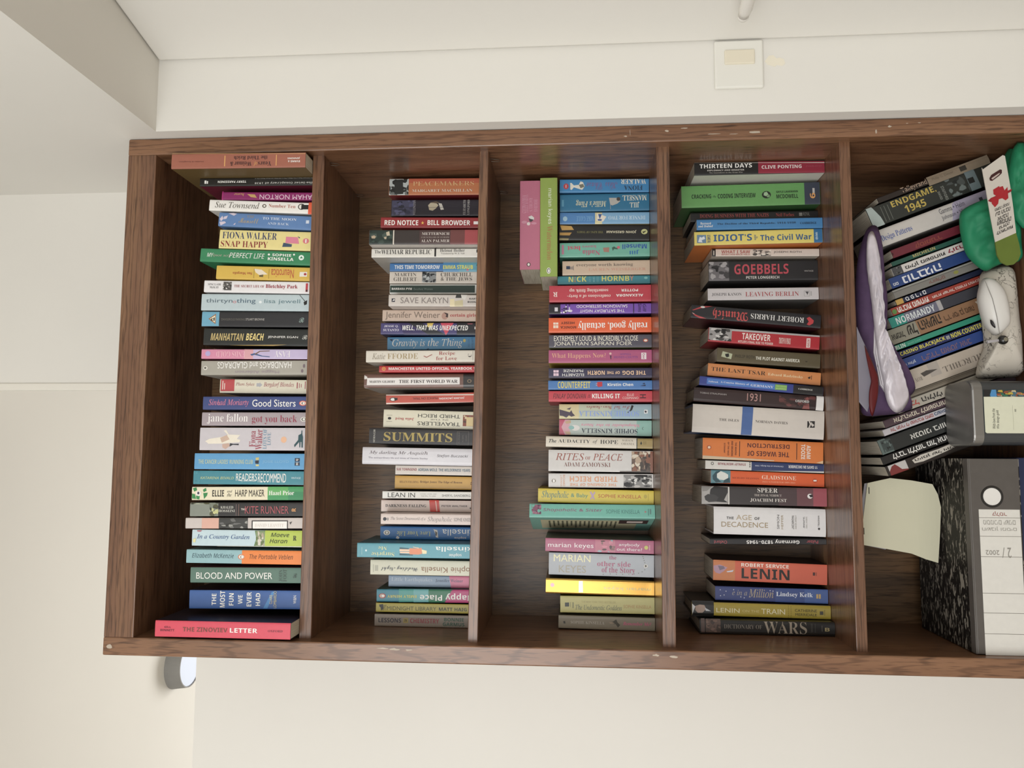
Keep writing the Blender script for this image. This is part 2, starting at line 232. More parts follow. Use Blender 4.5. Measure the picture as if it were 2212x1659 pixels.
['1',[.48555,.05407,1.64934],.02596,.17746,.111,.01266,0,'P','e3dcc6','d8c8b4','small cream paperback lettered Blondes with red corner block',[['G','c64c50',[[.01269,.17597],[.01292,.14921],[-.00955,.14921],[-.00988,.17597]]],['G','f0e8dc',[[.00994,.17279],[.00996,.17129],[-.00668,.17129],[-.0067,.17279]]],['G','f0e8dc',[[.00536,.16905],[.00537,.16774],[-.00664,.16774],[-.00665,.16905]]],['T','Plum Sykes',[.00703,.14659,-.00065,.1103],'a05058','I',0],['G','b4b4b8',[[.00598,.10618],[.00604,.1002],[.00786,.1002],[.0028,.09496],[-.002,.1002],[-.00036,.1002],[-.00042,.10618]]],['T','Bergdorf Blondes',[.00826,.09234,-.00273,.03359],'a8485a','I',0],['G','a03848',[[.00818,.02817],[.00819,.0263],[-.00318,.0263],[-.0032,.02817]]],['G','a03848',[[.00677,.02386],[.00678,.02274],[-.00224,.02274],[-.00225,.02386]]],['G','a03848',[[.00536,.02012],[.00538,.019],[-.0013,.019],[-.00131,.02012]]],['G','a03848',[[.01012,.01264],[.01013,.01114],[-.00391,.01114],[-.00393,.01264]]]],0],
['1',[.45395,.035,1.64917],.02409,.20012,.129,0,0,'P','3b4a82','3b4a82','navy blue paperback lettered Good Sisters, top shelf',[['T','Sinéad Moriarty',[.00722,.18887,-.00713,.11214],'e08098','I',0],['T','Good Sisters',[.00653,.10513,-.00664,.0225],'f2f0ea','s',0],['E','d8654c',[.00444,.01586,-.00517,.00147]],['E','f0d8cc',[.00302,.01402,-.00375,.00332]],['E','2a2222',[.00195,.01125,-.00268,.00516]],['E','f2f0ea',[.0016,.00941,-.00232,.0059]]],0],
['1',[.42422,.035,1.64917],.02453,.2009,.129,0,0,'P','a89ba0','a89ba0','mauve grey paperback lettered got you back in dark red',[['T','jane fallon',[.00983,.19077,-.00912,.11253],'efeae8','L',0],['T','got you back',[.00697,.10479,-.00948,.019],'98304a','L',0],['E','e8e4dc',[.00393,.01237,-.00483,.0006]],['E','3a3634',[.00268,.01053,-.00358,.00243]],['E','e8e4dc',[.00197,.00869,-.00268,.00353]]],0],
['1',[.38718,.035,1.64917],.04168,.2034,.129,0,0,'P','c9c3c8','c9c3c8','thick pale lilac paperback lettered Lots of Love with a sprawling figure',[['G','e9e0cf',[[-.00418,.19292],[.00027,.18466],[.00383,.16077],[.00739,.14975],[.0154,.15802],[.01664,.15343],[.00828,.14792],[.00739,.12624],[.00027,.1323],[-.00151,.12587],[-.00596,.12679],[-.00863,.16077],[-.00899,.18649]]],['G','c9a898',[[-.00952,.15986],[-.00774,.14792],[-.01219,.14424],[-.01896,.15343],[-.01575,.15931]]],['G','32343c',[[-.00774,.14516],[-.00899,.13873],[-.00863,.12807],[-.01148,.12844],[-.01077,.13965],[-.01433,.14571]]],['G','cdb09c',[[.00205,.16445],[.00739,.15159],[-.00062,.14608],[-.00685,.16077]]],['T','Fiona',[.01486,.10842,-.01433,.09648],'a03048','L',90],['T','Walker',[.01771,.09611,-.01931,.08362],'a03048','L',90],['T','LOTS OF',[.01842,.08251,-.01824,.07517],'6c93ac','L',90],['T','LOVE',[.01184,.07406,-.0113,.06745],'6c93ac','L',90],['E','e6b490',[.00472,.04834,-.00685,.03732]],['G','1f4a52',[[-.01041,.02299],[-.00151,.01564],[.00739,.01528],[.01006,.01013],[.01629,.00977],[.01593,.0083],[.00917,.00793],[.00383,.00646],[-.0154,.00646],[-.0154,.00903],[-.00507,.0094],[-.00507,.01087],[-.01504,.01123],[-.01504,.01307],[-.00507,.01344],[-.01486,.02207]]]],0],
['1',[.34581,.035,1.64917],.02925,.2118,.138,0,0,'P','5a9fd0','3d6f96','sky blue paperback lettered Running Club in faded yellow capitals',[['T','THE CANCER LADIES’ RUNNING CLUB',[.00336,.2041,-.00457,.10015],'b9c7a8','b',0],['T','JOSIE LLOYD',[.00254,.08182,-.00379,.03195],'86b8d8','s',0],['G','c8b870',[[.00694,.09502],[.00784,.0886],[.00252,.08915],[.0025,.09465]]],['G','2a2a38',[[.00162,.09593],[.00216,.0886],[-.00423,.08915],[-.00388,.09538]]],['G','d8c878',[[-.00548,.09465],[-.00547,.08805],[-.00849,.0886],[-.00849,.0941]]],['G','222840',[[.00659,.02077],[.00661,.01142],[.00016,.01142],[.00015,.02077]]],['G','222840',[[-.00093,.02077],[-.00091,.01142],[-.00718,.01142],[-.00719,.02077]]],['T','H',[-.00182,.01838,-.00592,.01398],'f2f0ea','b',90],['T','Q',[.00516,.01838,.00123,.01398],'f2f0ea','b',90]],0],
['1',[.31593,.035,1.64917],.0249,.21271,.138,0,0,'P','3e8a99','357a88','teal paperback lettered Readers Recommend in white, top shelf',[['T','KATARINA BIVALD',[.00162,.19917,-.00289,.1353],'c8d090','i',0],['T','READERS',[.00773,.13091,-.0058,.0912],'f2f0ea','s',0],['T','of Broken Wheel',[-.00232,.12103,-.00844,.09358],'d8e4e6','I',0],['T','RECOMMEND',[.0081,.08919,-.0083,.03612],'f2f0ea','s',0],['T','VINTAGE',[.00188,.0266,-.00158,.00867],'d4e4e8','s',0],['X',[.0118,.21198,-.01231,.20009],'3e8a99',['4b96a4','357a88'],6,4],['G','d8d4c8',[[-.0127,.11225],[-.01253,.00021],[-.0127,.00021],[-.0127,.11225]]]],0],
['1',[.28838,.035,1.64929],.02401,.21407,.138,-.00996,0,'P','e9dfc0','cfc7a8','cream and green paperback lettered Harp Maker with drawn leaves',[['G','3f9a5c',[[.01226,.06994],[.01225,.00021],[-.01226,.00021],[-.01226,.06994]]],['G','5fae5c',[[.01213,.06994],[.012,.03158],[-.00395,.03158],[-.00393,.06994]]],['G','2f8a58',[[.00298,.03104],[.00293,.00021],[-.01226,.00021],[-.01226,.03104]]],['T','ELLIE',[.00604,.17498,-.00564,.15269],'2a241c','b',0],['T','and',[.00635,.14666,.00177,.13735],'2a241c','I',0],['T','the',[.00052,.14666,-.00565,.13844],'2a241c','I',0],['T','HARP MAKER',[.00659,.1315,-.00563,.07597],'2a241c','s',0],['T','Hazel Prior',[.00471,.06757,-.00305,.02007],'f2f0ea','S',0],['G','2f8a4a',[[.00957,.21243],[.01134,.20603],[.00597,.20421],[.0033,.20969]]],['G','2f8a4a',[[.00684,.19324],[.01039,.18776],[.00504,.18594],[.00238,.19142]]],['G','2f8a4a',[[-.00027,.21386],[-.00117,.20786],[-.01011,.20603],[-.00921,.21334]]],['G','2f8a4a',[[.0006,.19233],[.00147,.18375],[-.00386,.18502],[-.0101,.1905]]],['G','2f8a4a',[[-.00385,.20603],[-.00475,.19872],[-.011,.19964],[-.01011,.20512]]],['E','e8e4dc',[.00507,.20603,-.00474,.19598]],['E','3a3450',[.00328,.20384,-.00171,.19946]]],0],
['1',[.25916,.035,1.6493],.02489,.21646,.138,-.01028,0,'P','2c2a2a','2c2a2a','dark paperback lettered The Kite Runner in faint red, top shelf',[['X',[.01234,.21582,-.01234,.16248],'7f8576',['30332a','aab09a','55543a','c9c88a'],30,7],['G','858b80',[[.00954,.21609],[.00954,.17834],[-.01234,.17834],[-.01234,.21609]]],['T','KHALED',[.00639,.15774,.00184,.13367],'d8d6cc','L',0],['T','HOSSEINI',[-.00009,.16139,-.00481,.13075],'d8d6cc','L',0],['T','THE',[.00219,.11871,-.00131,.1096],'e4d8d0','b',0],['T','KITE RUNNER',[.00604,.11142,-.00762,.029],'b0565e','s',0],['T','R',[.00254,.02334,-.00341,.0155],'e0a060','b',90],['G','584848',[[.00989,.12893],[.00989,.12674],[-.01147,.12674],[-.01147,.12893]]],['G','6a5048',[[.00989,.12418],[.00989,.12236],[-.01147,.12236],[-.01147,.12418]]]],0],
['1',[.23447,.035,1.64929],.01922,.22384,.138,-.01161,0,'P','cdc3bd','8a8078','pale pink and grey paperback with a photo strip and a white framed box',[['G','dfae9c',[[.00951,.19288],[.00951,.16046],[-.00986,.16046],[-.00986,.19288]]],['G','3c3c3a',[[.00951,.16046],[.00951,.10545],[-.00986,.10545],[-.00986,.16046]]],['X',[.00916,.15918,-.00934,.10636],'3c3c3a',['6a6a68','2a2a28','9a9a94'],14,9],['G','3a3432',[[.00497,.09816],[.00497,.02986],[-.00986,.02986],[-.00986,.09816]]],['G','f0ece6',[[.00323,.09598],[.00323,.03168],[-.00986,.03168],[-.00986,.09598]]],['T','DAVID LEAVITT',[-.00096,.09179,-.00689,.03769],'d8ccc4','L',0],['G','4a4644',[[.00113,.02713],[.00323,.02203],[-.00271,.02494]]]],0],
['1',[.20579,.035,1.64917],.0291,.21035,.138,0,0,'P','c2d7de','d8e0d8','pale blue and lime paperback lettered In a Country Garden',[['G','b5c744',[[.01454,.07252],[.0148,.00021],[-.0148,.00021],[-.0148,.07252]]],['G','5f8248',[[.01403,.09166],[.01415,.07252],[-.01461,.07353],[-.01376,.09267],[-.00023,.08864]]],['X',[.01327,.08924,-.01364,.07312],'8a9a70',['d8cfc0','b8a890','6a7a48'],22,11],['T','In a Country Garden',[.00641,.20088,-.00377,.10133],'3a5a90','I',0],['T','Maeve',[.01037,.06103,.00324,.02678],'26301c','i',0],['T','Haran',[-.00046,.06305,-.00799,.0302],'26301c','i',0],['T','R',[.0056,.01952,-.00287,.01308],'22201c','S',0],['G','b8606a',[[.01332,.20148],[.01338,.19141],[.01106,.19443],[.0114,.20047]]],['G','e6dfa0',[[-.00287,.20853],[-.00091,.20249],[-.00861,.2035],[-.00825,.20753]]],['G','e0e4d8',[[-.01415,.16219],[-.01326,.00021],[-.01461,.00021],[-.0148,.16219]]]],0],
['1',[.17207,.035,1.64917],.02417,.21964,.138,0,0,'P','92bac0','6a8a8c','light blue and orange paperback lettered The Portable, split in the middle',[['G','ee8430',[[.01193,.11461],[.01234,.00022],[-.01233,.00022],[-.01234,.11461]]],['T','Elizabeth McKenzie',[.006,.20878,-.00245,.1297],'3f5a64','i',0],['T','The Portable Veblen',[.00552,.10012,-.0032,.01883],'5a2f14','i',0],['E','d8703c',[.00494,.12185,-.00453,.10898]],['E','f4e4d4',[.00381,.12024,-.00339,.11018]],['E','2a2220',[.00268,.11743,-.00263,.11099]],['E','f2f0ea',[.00231,.11622,-.00225,.11139]]],0],
['1',[.14052,.035,1.64933],.0274,.21026,.138,-.01111,0,'P','58786a','7c2a34','grey green paperback lettered Blood and Power in white capitals',[['T','BLOOD AND POWER',[.00488,.19903,-.00665,.05596],'f2f0ea','s',0],['T','JOHN',[.01002,.04372,-.01079,.0369],'3c4a44','L',90],['T','FOOT',[.01077,.0361,-.01071,.02888],'3c4a44','L',90],['T','R',[.0038,.01724,-.00427,.00961],'2f3a36','C',0]],0],
['1',[.09709,.035,1.64938],.03275,.2103,.138,-.01255,0,'P','3a62a4','22263c','blue paperback with The Most Fun We Ever Had in stacked words',[['T','THE',[.01051,.16788,-.0099,.15947],'f2f0ea','b',90],['T','MOST',[.01556,.15247,-.01397,.14306],'f2f0ea','b',90],['T','FUN',[.01139,.13546,-.01036,.12665],'f2f0ea','b',90],['T','WE',[.0084,.11845,-.00754,.11025],'f2f0ea','b',90],['T','EVER',[.01377,.10224,-.01194,.09344],'f2f0ea','b',90],['T','HAD',[.01193,.08543,-.01065,.07703],'f2f0ea','b',90],['G','4c8cc8',[[-.01548,.07143],[.01466,.05542],[.01467,.05041],[-.01539,.06342]]],['T','CLAIRE',[.00864,.05982,-.00744,.05462],'d8c88a','s',90],['T','LOMBARDO',[.0154,.05222,-.01448,.04661],'c8c08a','s',90],['T','W&N',[.00808,.0154,-.00633,.00979],'f2f0ea','s',90]],0],
['1',[.05331,-.01864,1.64917],.0276,.24396,.155,0,0,'P','d9455a','26202a','red paperback lettered Letter jutting out at the left end of the top shelf',[['T','GILL',[.00451,.22723,.00141,.21532],'6a2434','b',0],['T','BENNETT',[-.00067,.23416,-.0043,.20878],'6a2434','b',0],['T','THE ZINOVIEV',[.00355,.1934,-.004,.11266],'7a4438','b',0],['T','LETTER',[.00371,.10804,-.00395,.05883],'f2f0ea','b',0],['T','OXFORD',[.00179,.03999,-.00184,.01384],'6a2434','L',0]],0],
['2',[.89428,.13387,1.33253],.03374,.19582,.129,.01398,0,'P','c57748','8a2a2e','orange paperback lettered Peacemakers with a crowd photo, second shelf',[['G','c06044',[[.01712,.15529],[.01678,.00018],[.00695,.00018],[.00781,.15529]]],['X',[.01658,.19528,-.01678,.15577],'b9c0be',['1f201e','2a2b28','6a6e6a','1a1a18'],34,21],['G','242522',[[.01438,.18484],[.01512,.16789],[-.01465,.16627],[-.01601,.18403]]],['T','PEACEMAKERS',[.0105,.14722,.00165,.02336],'dcae78','L',0],['T','MARGARET MACMILLAN',[-.00568,.14818,-.01124,.02611],'eadfce','L',0]],0],
['2',[.85041,.13387,1.33324],.03299,.18971,.129,.0157,0,'P','2c2630','2c2630','dark purple paperback with a reclining portrait, second shelf',[['X',[.01584,.18858,-.01525,.14381],'4c4c66',['6a6c90','3a3a52','55567a','2c2c3c'],22,22],['T','WELLINGTON',[.01593,.1451,-.01474,.14027],'b4b0b8','L',90],['G','c9bda0',[[.00535,.11483],[.01023,.10999],[.00939,.09872],[.00529,.09389],[-.00124,.09872],[-.0061,.10516],[-.00443,.11241]]],['G','d8d4c8',[[.00938,.09389],[.00855,.08745],[-.00378,.08262],[-.00456,.08906]]],['G','6a5a4a',[[.01104,.1108],[.01348,.09872],[.01019,.09067],[.00857,.09711]]],['T','ELIZABETH',[.0159,.04397,-.01447,.03914],'c8c4c0','L',90],['T','LONGFORD',[.01641,.0356,-.01454,.03109],'c8c4c0','L',90],['G','3c3642',[[.00144,.18953],[.00067,.00018],[0,.00018],[.0008,.18953]]]],0],
['2',[.80433,.08392,1.33393],.02059,.19713,.129,.02206,0,'P','97282c','97282c','red paperback lettered Red Notice in white capitals with a star',[['T','RED NOTICE',[.00447,.1895,-.00547,.12322],'f2f0ea','b',0],['T','★',[.0031,.11793,-.00382,.1117],'e8b84c','s',0],['T','BILL BROWDER',[.00468,.10517,-.00506,.02208],'f2f0ea','b',0],['G','e8e0dc',[[.00276,.01554],[.00279,.00019],[-.0031,.00019],[-.00314,.01554]]]],0],
['2',[.77229,.06955,1.33443],.02795,.21519,.138,.01579,0,'P','4e3836','cfc8c0','grey to red paperback with a portrait photo, beside the red one',[['X',[.01378,.21456,-.01394,.16916],'26352f',['3a4a42','1c2824','46544c'],14,24],['G','b9a58a',[[.00166,.21073],[.00347,.20534],[.00089,.20149],[-.0029,.2038],[-.00258,.20996]]],['G','c8baa0',[[.00926,.18225],[.01156,.17609],[.00315,.17455],[.00239,.18071]]],['G','b8a890',[[.00011,.1861],[.00087,.18071],[-.00417,.18148],[-.0037,.18502]]],['G','ded6c8',[[.01387,.1684],[.01387,.16624],[-.01422,.16624],[-.01422,.1684]]],['G','39302d',[[.01387,.16624],[.01397,.11759],[-.01422,.11759],[-.01416,.16624]]],['G','713e3b',[[.0141,.05756],[.01416,.02985],[-.01422,.02985],[-.01422,.05756]]],['G','a8474a',[[.01416,.02985],[.01422,.00021],[-.01422,.00021],[-.01408,.02985]]],['T','METTERNICH',[.009,.11236,.00376,.0594],'e0d6ce','L',0],['T','COUNCILLOR OF EUROPE',[.00086,.11359,-.00218,.0591],'a89c94','L',0],['T','ALAN PALMER',[-.00477,.11359,-.01031,.05879],'e0d6ce','L',0]],0],
['2',[.74755,.09166,1.33473],.017,.21525,.138,.01293,0,'P','e3dfd6','bdb8ae','white paperback lettered The Weimar Republic with a black bar',[['T','The',[.00567,.20917,-.00088,.19669],'3a3634','L',0],['T','WEIMAR REPUBLIC',[.00668,.19607,-.00264,.09751],'2a2624','L',0],['G','242020',[[.00994,.09159],[.00994,.08816],[-.00718,.08816],[-.00717,.09159]]],['T','Helmut Heiber',[.00795,.08067,.00177,.03233],'3a3634','L',0],['T','Translated by W. E. Yuill',[.00023,.0788,-.00374,.03295],'6a645e','s',0],['G','242020',[[.0068,.00972],[.00679,.00021],[.00048,.00021],[.00048,.00972]]]],0],
['2',[.73012,.13387,1.33491],.01608,.18848,.129,.01116,0,'P','3f78b4','3f78b4','blue paperback lettered This Time Tomorrow, second shelf',[['G','4d8dbc',[[.00954,.08102],[.00954,.04903],[-.00954,.04903],[-.00954,.08102]]],['G','5fa0b4',[[.00954,.04903],[.00939,.00018],[-.00954,.00018],[-.00954,.04903]]],['T','THIS TIME TOMORROW',[.00397,.17888,-.00383,.08805],'f2f0ea','b',0],['T','EMMA STRAUB',[.00372,.08102,-.0041,.02153],'ece04a','b',0],['E','c86a78',[-.00345,.03464,-.00822,.02984]],['E','3a7a68',[.00605,.01465,.00129,.01145]]],0],
['2',[.70888,.13387,1.33536],.02354,.1882,.129,.01398,0,'P','d6ccc0','d6ccc0','cream paperback with a dark car photo between two stacked titles',[['T','MARTIN',[.0092,.17862,.00247,.13422],'5a524c','L',0],['T','GILBERT',[.00017,.1799,-.00753,.13326],'5a524c','L',0],['X',[.01147,.12256,-.01004,.09461],'8a8c8c',['2a2c2e','b8bcbc','55585a','1c1e20'],22,26],['T','CHURCHILL',[.00954,.08534,.00191,.0221],'5a524c','L',0],['T','& THE JEWS',[.00025,.08502,-.00737,.02273],'5a524c','L',0]],0],
['2',[.68586,.13387,1.33567],.01856,.1871,.129,.01279,0,'P','e8e6e0','e8e6e0','white edged paperback with a dark green spine panel',[['G','2c4038',[[.00699,.18662],[.00726,.01645],[-.00727,.01645],[-.00731,.18662]]],['T','BARBARA PYM',[.00223,.18296,-.00187,.14245],'f2f0ea','b',0],['T','Excellent Women',[.00196,.13862,-.00216,.10066],'7c8c84','s',0]],0],
['2',[.65345,.08834,1.33626],.0221,.17723,.111,.01468,0,'P','cdc4bc','cdc4bc','light grey paperback with thin grey capitals and a shopping sketch, second shelf',[['T','SAVE KARYN',[.00583,.15407,-.00557,.0614],'857a76','s',0],['G','2a2a38',[[.0036,.17136],[.00362,.16488],[-.00321,.16488],[-.00324,.17136]]],['G','e8e4e0',[[-.00168,.17013],[.00299,.16673],[-.00011,.16519]]],['G','3a3a38',[[.01197,.04595],[.01201,.03699],[.00506,.03545],[.00501,.04749]]],['G','e0d2a8',[[.00265,.05784],[.00315,.04935],[-.0117,.04858],[-.01174,.05784]]],['G','c8bc94',[[-.00118,.04858],[.0012,.03313],[-.01162,.03236],[-.0117,.04858]]],['G','d8d4cc',[[.01154,.03699],[.01128,.02464],[.00044,.02927],[.00506,.03545]]],['T','KARYN',[.00511,.02062,.00181,.00052],'2a2624','b',0],['T','BOSNAK',[-.00108,.02371,-.00437,.00052],'2a2624','b',0]],0],
['2',[.63046,.12372,1.33656],.02208,.19725,.129,.01256,0,'P','d0b8a6','d0b8a6','pinkish beige paperback lettered certain girls in small red type',[['T','Jennifer Weiner',[.00779,.19141,-.00849,.08268],'7d6c60','s',0],['E','b89080',[.00655,.07952,-.00761,.06656]],['G','3a2a28',[[.00657,.07557],[.00423,.06656],[-.00366,.06688],[-.0021,.07162],[.00185,.07004]]],['T','certain girls',[.00455,.06246,-.00379,.01125],'b0343a','S',0]],0],
['2',[.60307,.11377,1.33698],.02205,.19724,.129,.01065,0,'P','4a4478','2a2850','purple and black paperback lettered Well, That Was Unexpected',[['G','3a3060',[[.01137,.16166],[.01128,.12248],[-.01178,.08643],[-.01178,.15069]]],['G','2a2a30',[[.01133,.14286],[.01126,.11621],[-.01165,.06763],[-.01178,.10211]]],['G','d8b850',[[.01124,.10603],[.01152,.0927],[.00263,.0974],[.00309,.10446]]],['G','d04a60',[[.01149,.07938],[.01174,.05352],[-.01165,.06763],[-.01167,.06919]]],['G','26242a',[[.01173,.04725],[.01163,.00019],[-.01178,.00019],[-.01178,.04725]]],['G','d06a78',[[.01107,.02719],[.01135,.01434],[.00924,.01747],[.00925,.02609]]],['T','JESSE Q.',[.00683,.19066,.00205,.16229],'e0dcea','S',0],['T','SUTANTO',[-.00031,.19223,-.00508,.16104],'e0dcea','S',0],['T','WELL, THAT WAS UNEXPECTED',[.00666,.15414,-.00449,.02531],'f2f0ea','bi',0],['G','f2f0ea',[[.00427,.01246],[.00428,.00019],[-.00068,.00019],[-.00069,.01246]]]],0],
['2',[.57882,.13387,1.33724],.02466,.18818,.129,0,0,'P','5a97c2','5a97c2','light blue paperback lettered Gravity is the Thing in white script',[['T','Gravity is the Thing',[.00921,.17836,-.01022,.03859],'f2f0ea','I',0],['G','2a3858',[[.00816,.18438],[.00863,.17725],[.00387,.17883],[.00546,.18121]]],['G','2a3858',[[-.01252,.11069],[-.00968,.10515],[-.01253,.10594]]],['E','d8c468',[.00792,.03733,.0013,.03194]],['T','JACLYN',[.00759,.02782,-.00897,.02338],'3f6c98','L',90],['T','MORIARTY',[.01105,.02085,-.01134,.01673],'3f6c98','L',90]],0],
['2',[.54602,.0806,1.33775],.02195,.21555,.138,0,0,'P','d9d2c4','c4bcae','off-white paperback lettered Recipe for Love with a red tick',[['T','Katie',[.00572,.20377,-.00534,.17823],'9a8e7c','I',0],['T','FFORDE',[.00556,.17395,-.00505,.11522],'a8946c','L',0],['T','✓',[.00364,.10483,-.00301,.08739],'a05a50','s',0],['T','Recipe',[.00898,.07516,.00058,.04427],'a8504c','L',0],['T','for Love',[-.00069,.08036,-.00787,.0409],'a8504c','L',0],['T','C',[.00407,.01949,-.00192,.01276],'2a2624','L',90],['G','8a8278',[[.00975,.01062],[.00975,.01001],[-.00823,.01001],[-.00823,.01062]]]],0],
['2',[.52403,.1,1.33808],.01303,.194,.129,0,0,'H','c03034','c03034','thin red yearbook with white lettering and gold sun crest',[['T','MANCHESTER UNITED OFFICIAL YEARBOOK 19',[.00308,.17514,-.00215,.003],'f2f0ea','b',0],['E','e09a40',[.00411,.18874,-.00366,.18102]],['E','c03034',[.00267,.18689,-.00222,.18287]],['E','e0a850',[.00181,.18596,-.00107,.1838]]],0],
['2',[.50173,.10787,1.33841],.02686,.22483,.138,0,0,'H','775448','a8a096','brown hardback with The First World War on a white label',[['G','e9e4e0',[[.00556,.21861],[.00635,.03793],[-.00713,.03793],[-.00824,.21939]]],['T','MARTIN GILBERT',[.00056,.21411,-.00375,.16377],'3a322e','S',0],['T','THE FIRST WORLD WAR',[.00194,.156,-.00443,.04197],'3a2e2a','S',0],['G','2c2826',[[.01368,.03109],[.01346,.00965],[-.01368,.00965],[-.01368,.03109]]],['E','8a7458',[.00269,.02332,-.00423,.01493]],['E','2c2826',[.00137,.02177,-.00305,.0168]],['G','e0dcd4',[[.01126,.22436],[.00797,.21861],[.00364,.21861],[.00321,.22436]]],['G','c8c4bc',[[-.01288,.22461],[-.01368,.21442],[-.01368,.2225]]]],0],
['2',[.47228,.13387,1.33915],.01893,.1868,.111,-.02565,0,'P','cc5846','5a3c38','coral red paperback with white edge stripes and a penguin',[['G','e6dcd0',[[.00971,.18662],[.00582,.00018],[.00369,.00018],[.00792,.18662]]],['G','e6dcd0',[[-.00674,.18633],[-.00971,.00018],[-.00971,.00018],[-.00913,.18633]]],['T','JULIAN JACKSON',[.00171,.08086,-.00269,.03143],'f2f0ea','b',180],['T','FRANCE ON TRIAL',[.00242,.13391,-.00185,.08401],'5a2a26','s',180],['E','2a2220',[.00382,.1794,-.00365,.16539]],['E','f2f0ea',[.00268,.17783,-.00279,.16807]],['G','2a2220',[[.00155,.1709],[.00289,.16382],[-.00164,.16382],[-.00225,.16933]]]],0],
['2',[.42565,.13387,1.34009],.03474,.19019,.129,.02629,0,'P','ded8c0','ded8c0','cream paperback with upside-down Travellers in black capitals',[['T','TRAVELLERS',[-.00418,.12245,-.01148,.03851],'2a2622','s',180],['T','IN THE',[.00118,.09698,-.00097,.0624],'5a504a','s',180],['T','THIRD REICH',[.01074,.12182,.00372,.03883],'2a2622','s',180],['T','Julia Boyd',[.0033,.16646,-.00283,.12968],'b03c3c','S',180],['X',[.01071,.03317,-.011,.00975],'8a4a38',['d8c49a','5a3a30','6a6a78'],8,30],['G','d8c08a',[[.00671,.02625],[.00715,.01022],[-.01039,.01022],[-.01083,.02625]]],['E','1c1a1a',[.00288,.18155,-.00221,.17463]],['G','8a8478',[[.00653,.18406],[.00685,.17274],[.00623,.17274],[.00591,.18406]]],['G','8a8478',[[-.00557,.18406],[-.00526,.17274],[-.00588,.17274],[-.0062,.18406]]]],0],
['2',[.39227,.12372,1.34042],.03024,.21512,.138,.01792,0,'P','2e2b2c','2e2b2c','black paperback lettered Summits in large gold capitals',[['T','SUMMITS',[.00792,.18611,-.00925,.0515],'b09a4c','S',0],['T','REYNOLDS',[.01251,.2067,-.01254,.20296],'d0ccc0','L',-90],['G','6a645e',[[.01209,.04214],[.01254,.01953],[.01193,.01953],[.01148,.04214]]],['G','6a645e',[[-.01418,.04214],[-.01368,.01953],[-.01429,.01953],[-.01479,.04214]]],['G','6a645e',[[.01209,.04245],[.0121,.04183],[-.01478,.04183],[-.0148,.04245]]],['G','6a645e',[[.01253,.02015],[.01254,.01953],[-.01429,.01953],[-.0143,.02015]]],['T','SIX MEETINGS THAT',[.01031,.03949,-.01224,.03731],'7a746e','s',-90],['T','SHAPED THE',[.00497,.032,-.00872,.02982],'7a746e','s',-90],['T','CENTURY',[.00509,.02576,-.00706,.02358],'7a746e','s',-90]],0],
['2',[.35475,.10787,1.34096],.03244,.22229,.138,.01383,0,'H','d6d3d8','c4c2c8','tall white hardback lettered My darling in brown handwriting',[['T','My darling Mr Asquith',[.00994,.20874,.00209,.09535],'4c3638','I',0],['T','The extraordinary life and times of Venetia Stanley',[-.00189,.21028,-.00607,.09504],'7c7684','s',0],['T','Stefan Buczacki',[.00486,.07748,-.00159,.01801],'4c4244','i',0]],0],
['2',[.32825,.15187,1.34124],.01766,.16745,.111,.01005,0,'P','ddd3c8','d0c6ba','small cream paperback lettered The Wilderness Years in blue capitals',[['T','SUE TOWNSEND',[.00384,.16509,-.00108,.12499],'94363e','b',0],['T','ADRIAN MOLE: THE WILDERNESS YEARS',[.00393,.12215,-.00151,.01892],'3c6278','b',0]],0],
['2',[.30425,.15187,1.34166],.02519,.16769,.111,.01066,0,'P','cf9f42','c08f38','ochre yellow paperback lettered The Edge of Reason, second shelf',[['T','HELEN FIELDING',[.00298,.15823,-.00131,.1204],'6a4418','L',0],['T','Bridget Jones: The Edge of Reason',[.0037,.11756,-.00157,.03402],'6a4418','S',0],['T','p',[.00271,.01794,-.00303,.014],'6a4418','S',90]],0],
['2',[.282,.13387,1.34189],.01384,.18734,.129,0,0,'P','e9e7e0','4a4a48','thin white paperback lettered Lean In in thin grey capitals',[['T','LEAN IN',[.0043,.17675,-.00443,.12319],'3a3836','s',0],['T','WOMEN, WORK, AND',[.00299,.11353,.00095,.08115],'8a8682','s',0],['T','THE WILL TO LEAD',[-.00065,.11167,-.00273,.08239],'8a8682','s',0],['T','SHERYL SANDBERG',[.00171,.07056,-.00251,.01544],'6a6662','s',0]],0],
['2',[.26092,.13387,1.34222],.02194,.18908,.129,0,0,'P','dcc9c0','c88078','pale pink paperback lettered Darkness Falling with a red band',[['T','DARKNESS FALLING',[.00325,.18068,-.00223,.10043],'2a2424','S',0],['G','d84c42',[[.01175,.09514],[.01172,.07601],[-.01095,.07368],[-.01062,.09265]]],['G','eac8bc',[[.01074,.08332],[.01076,.08145],[-.00982,.07865],[-.00984,.08052]]],['T','PETER WALTHER',[.00238,.07057,-.00094,.02049],'4a3a38','b',0],['G','3a3432',[[-.00238,.01691],[-.00112,.01147],[-.00532,.0138]]]],0],
['2',[.23943,.08834,1.34253],.01923,.17763,.111,0,0,'P','d9c8c0','d0c0b8','pale pink paperback with grey wavy lettering, beside the bright blue one',[['T','The Secret Dreamworld of a',[.00431,.15912,-.00318,.09294],'7c7472','I',0],['T','Shopaholic',[.00519,.08868,-.00598,.04249],'8a8280','I',0],['T','SOPHIE KINSELLA',[.0034,.03921,-.00317,.00054],'7a7270','s',0],['E','2a2c34',[.00327,.17353,-.00344,.16665]],['E','8a8684',[.00266,.166,-.00304,.16272]]],0],
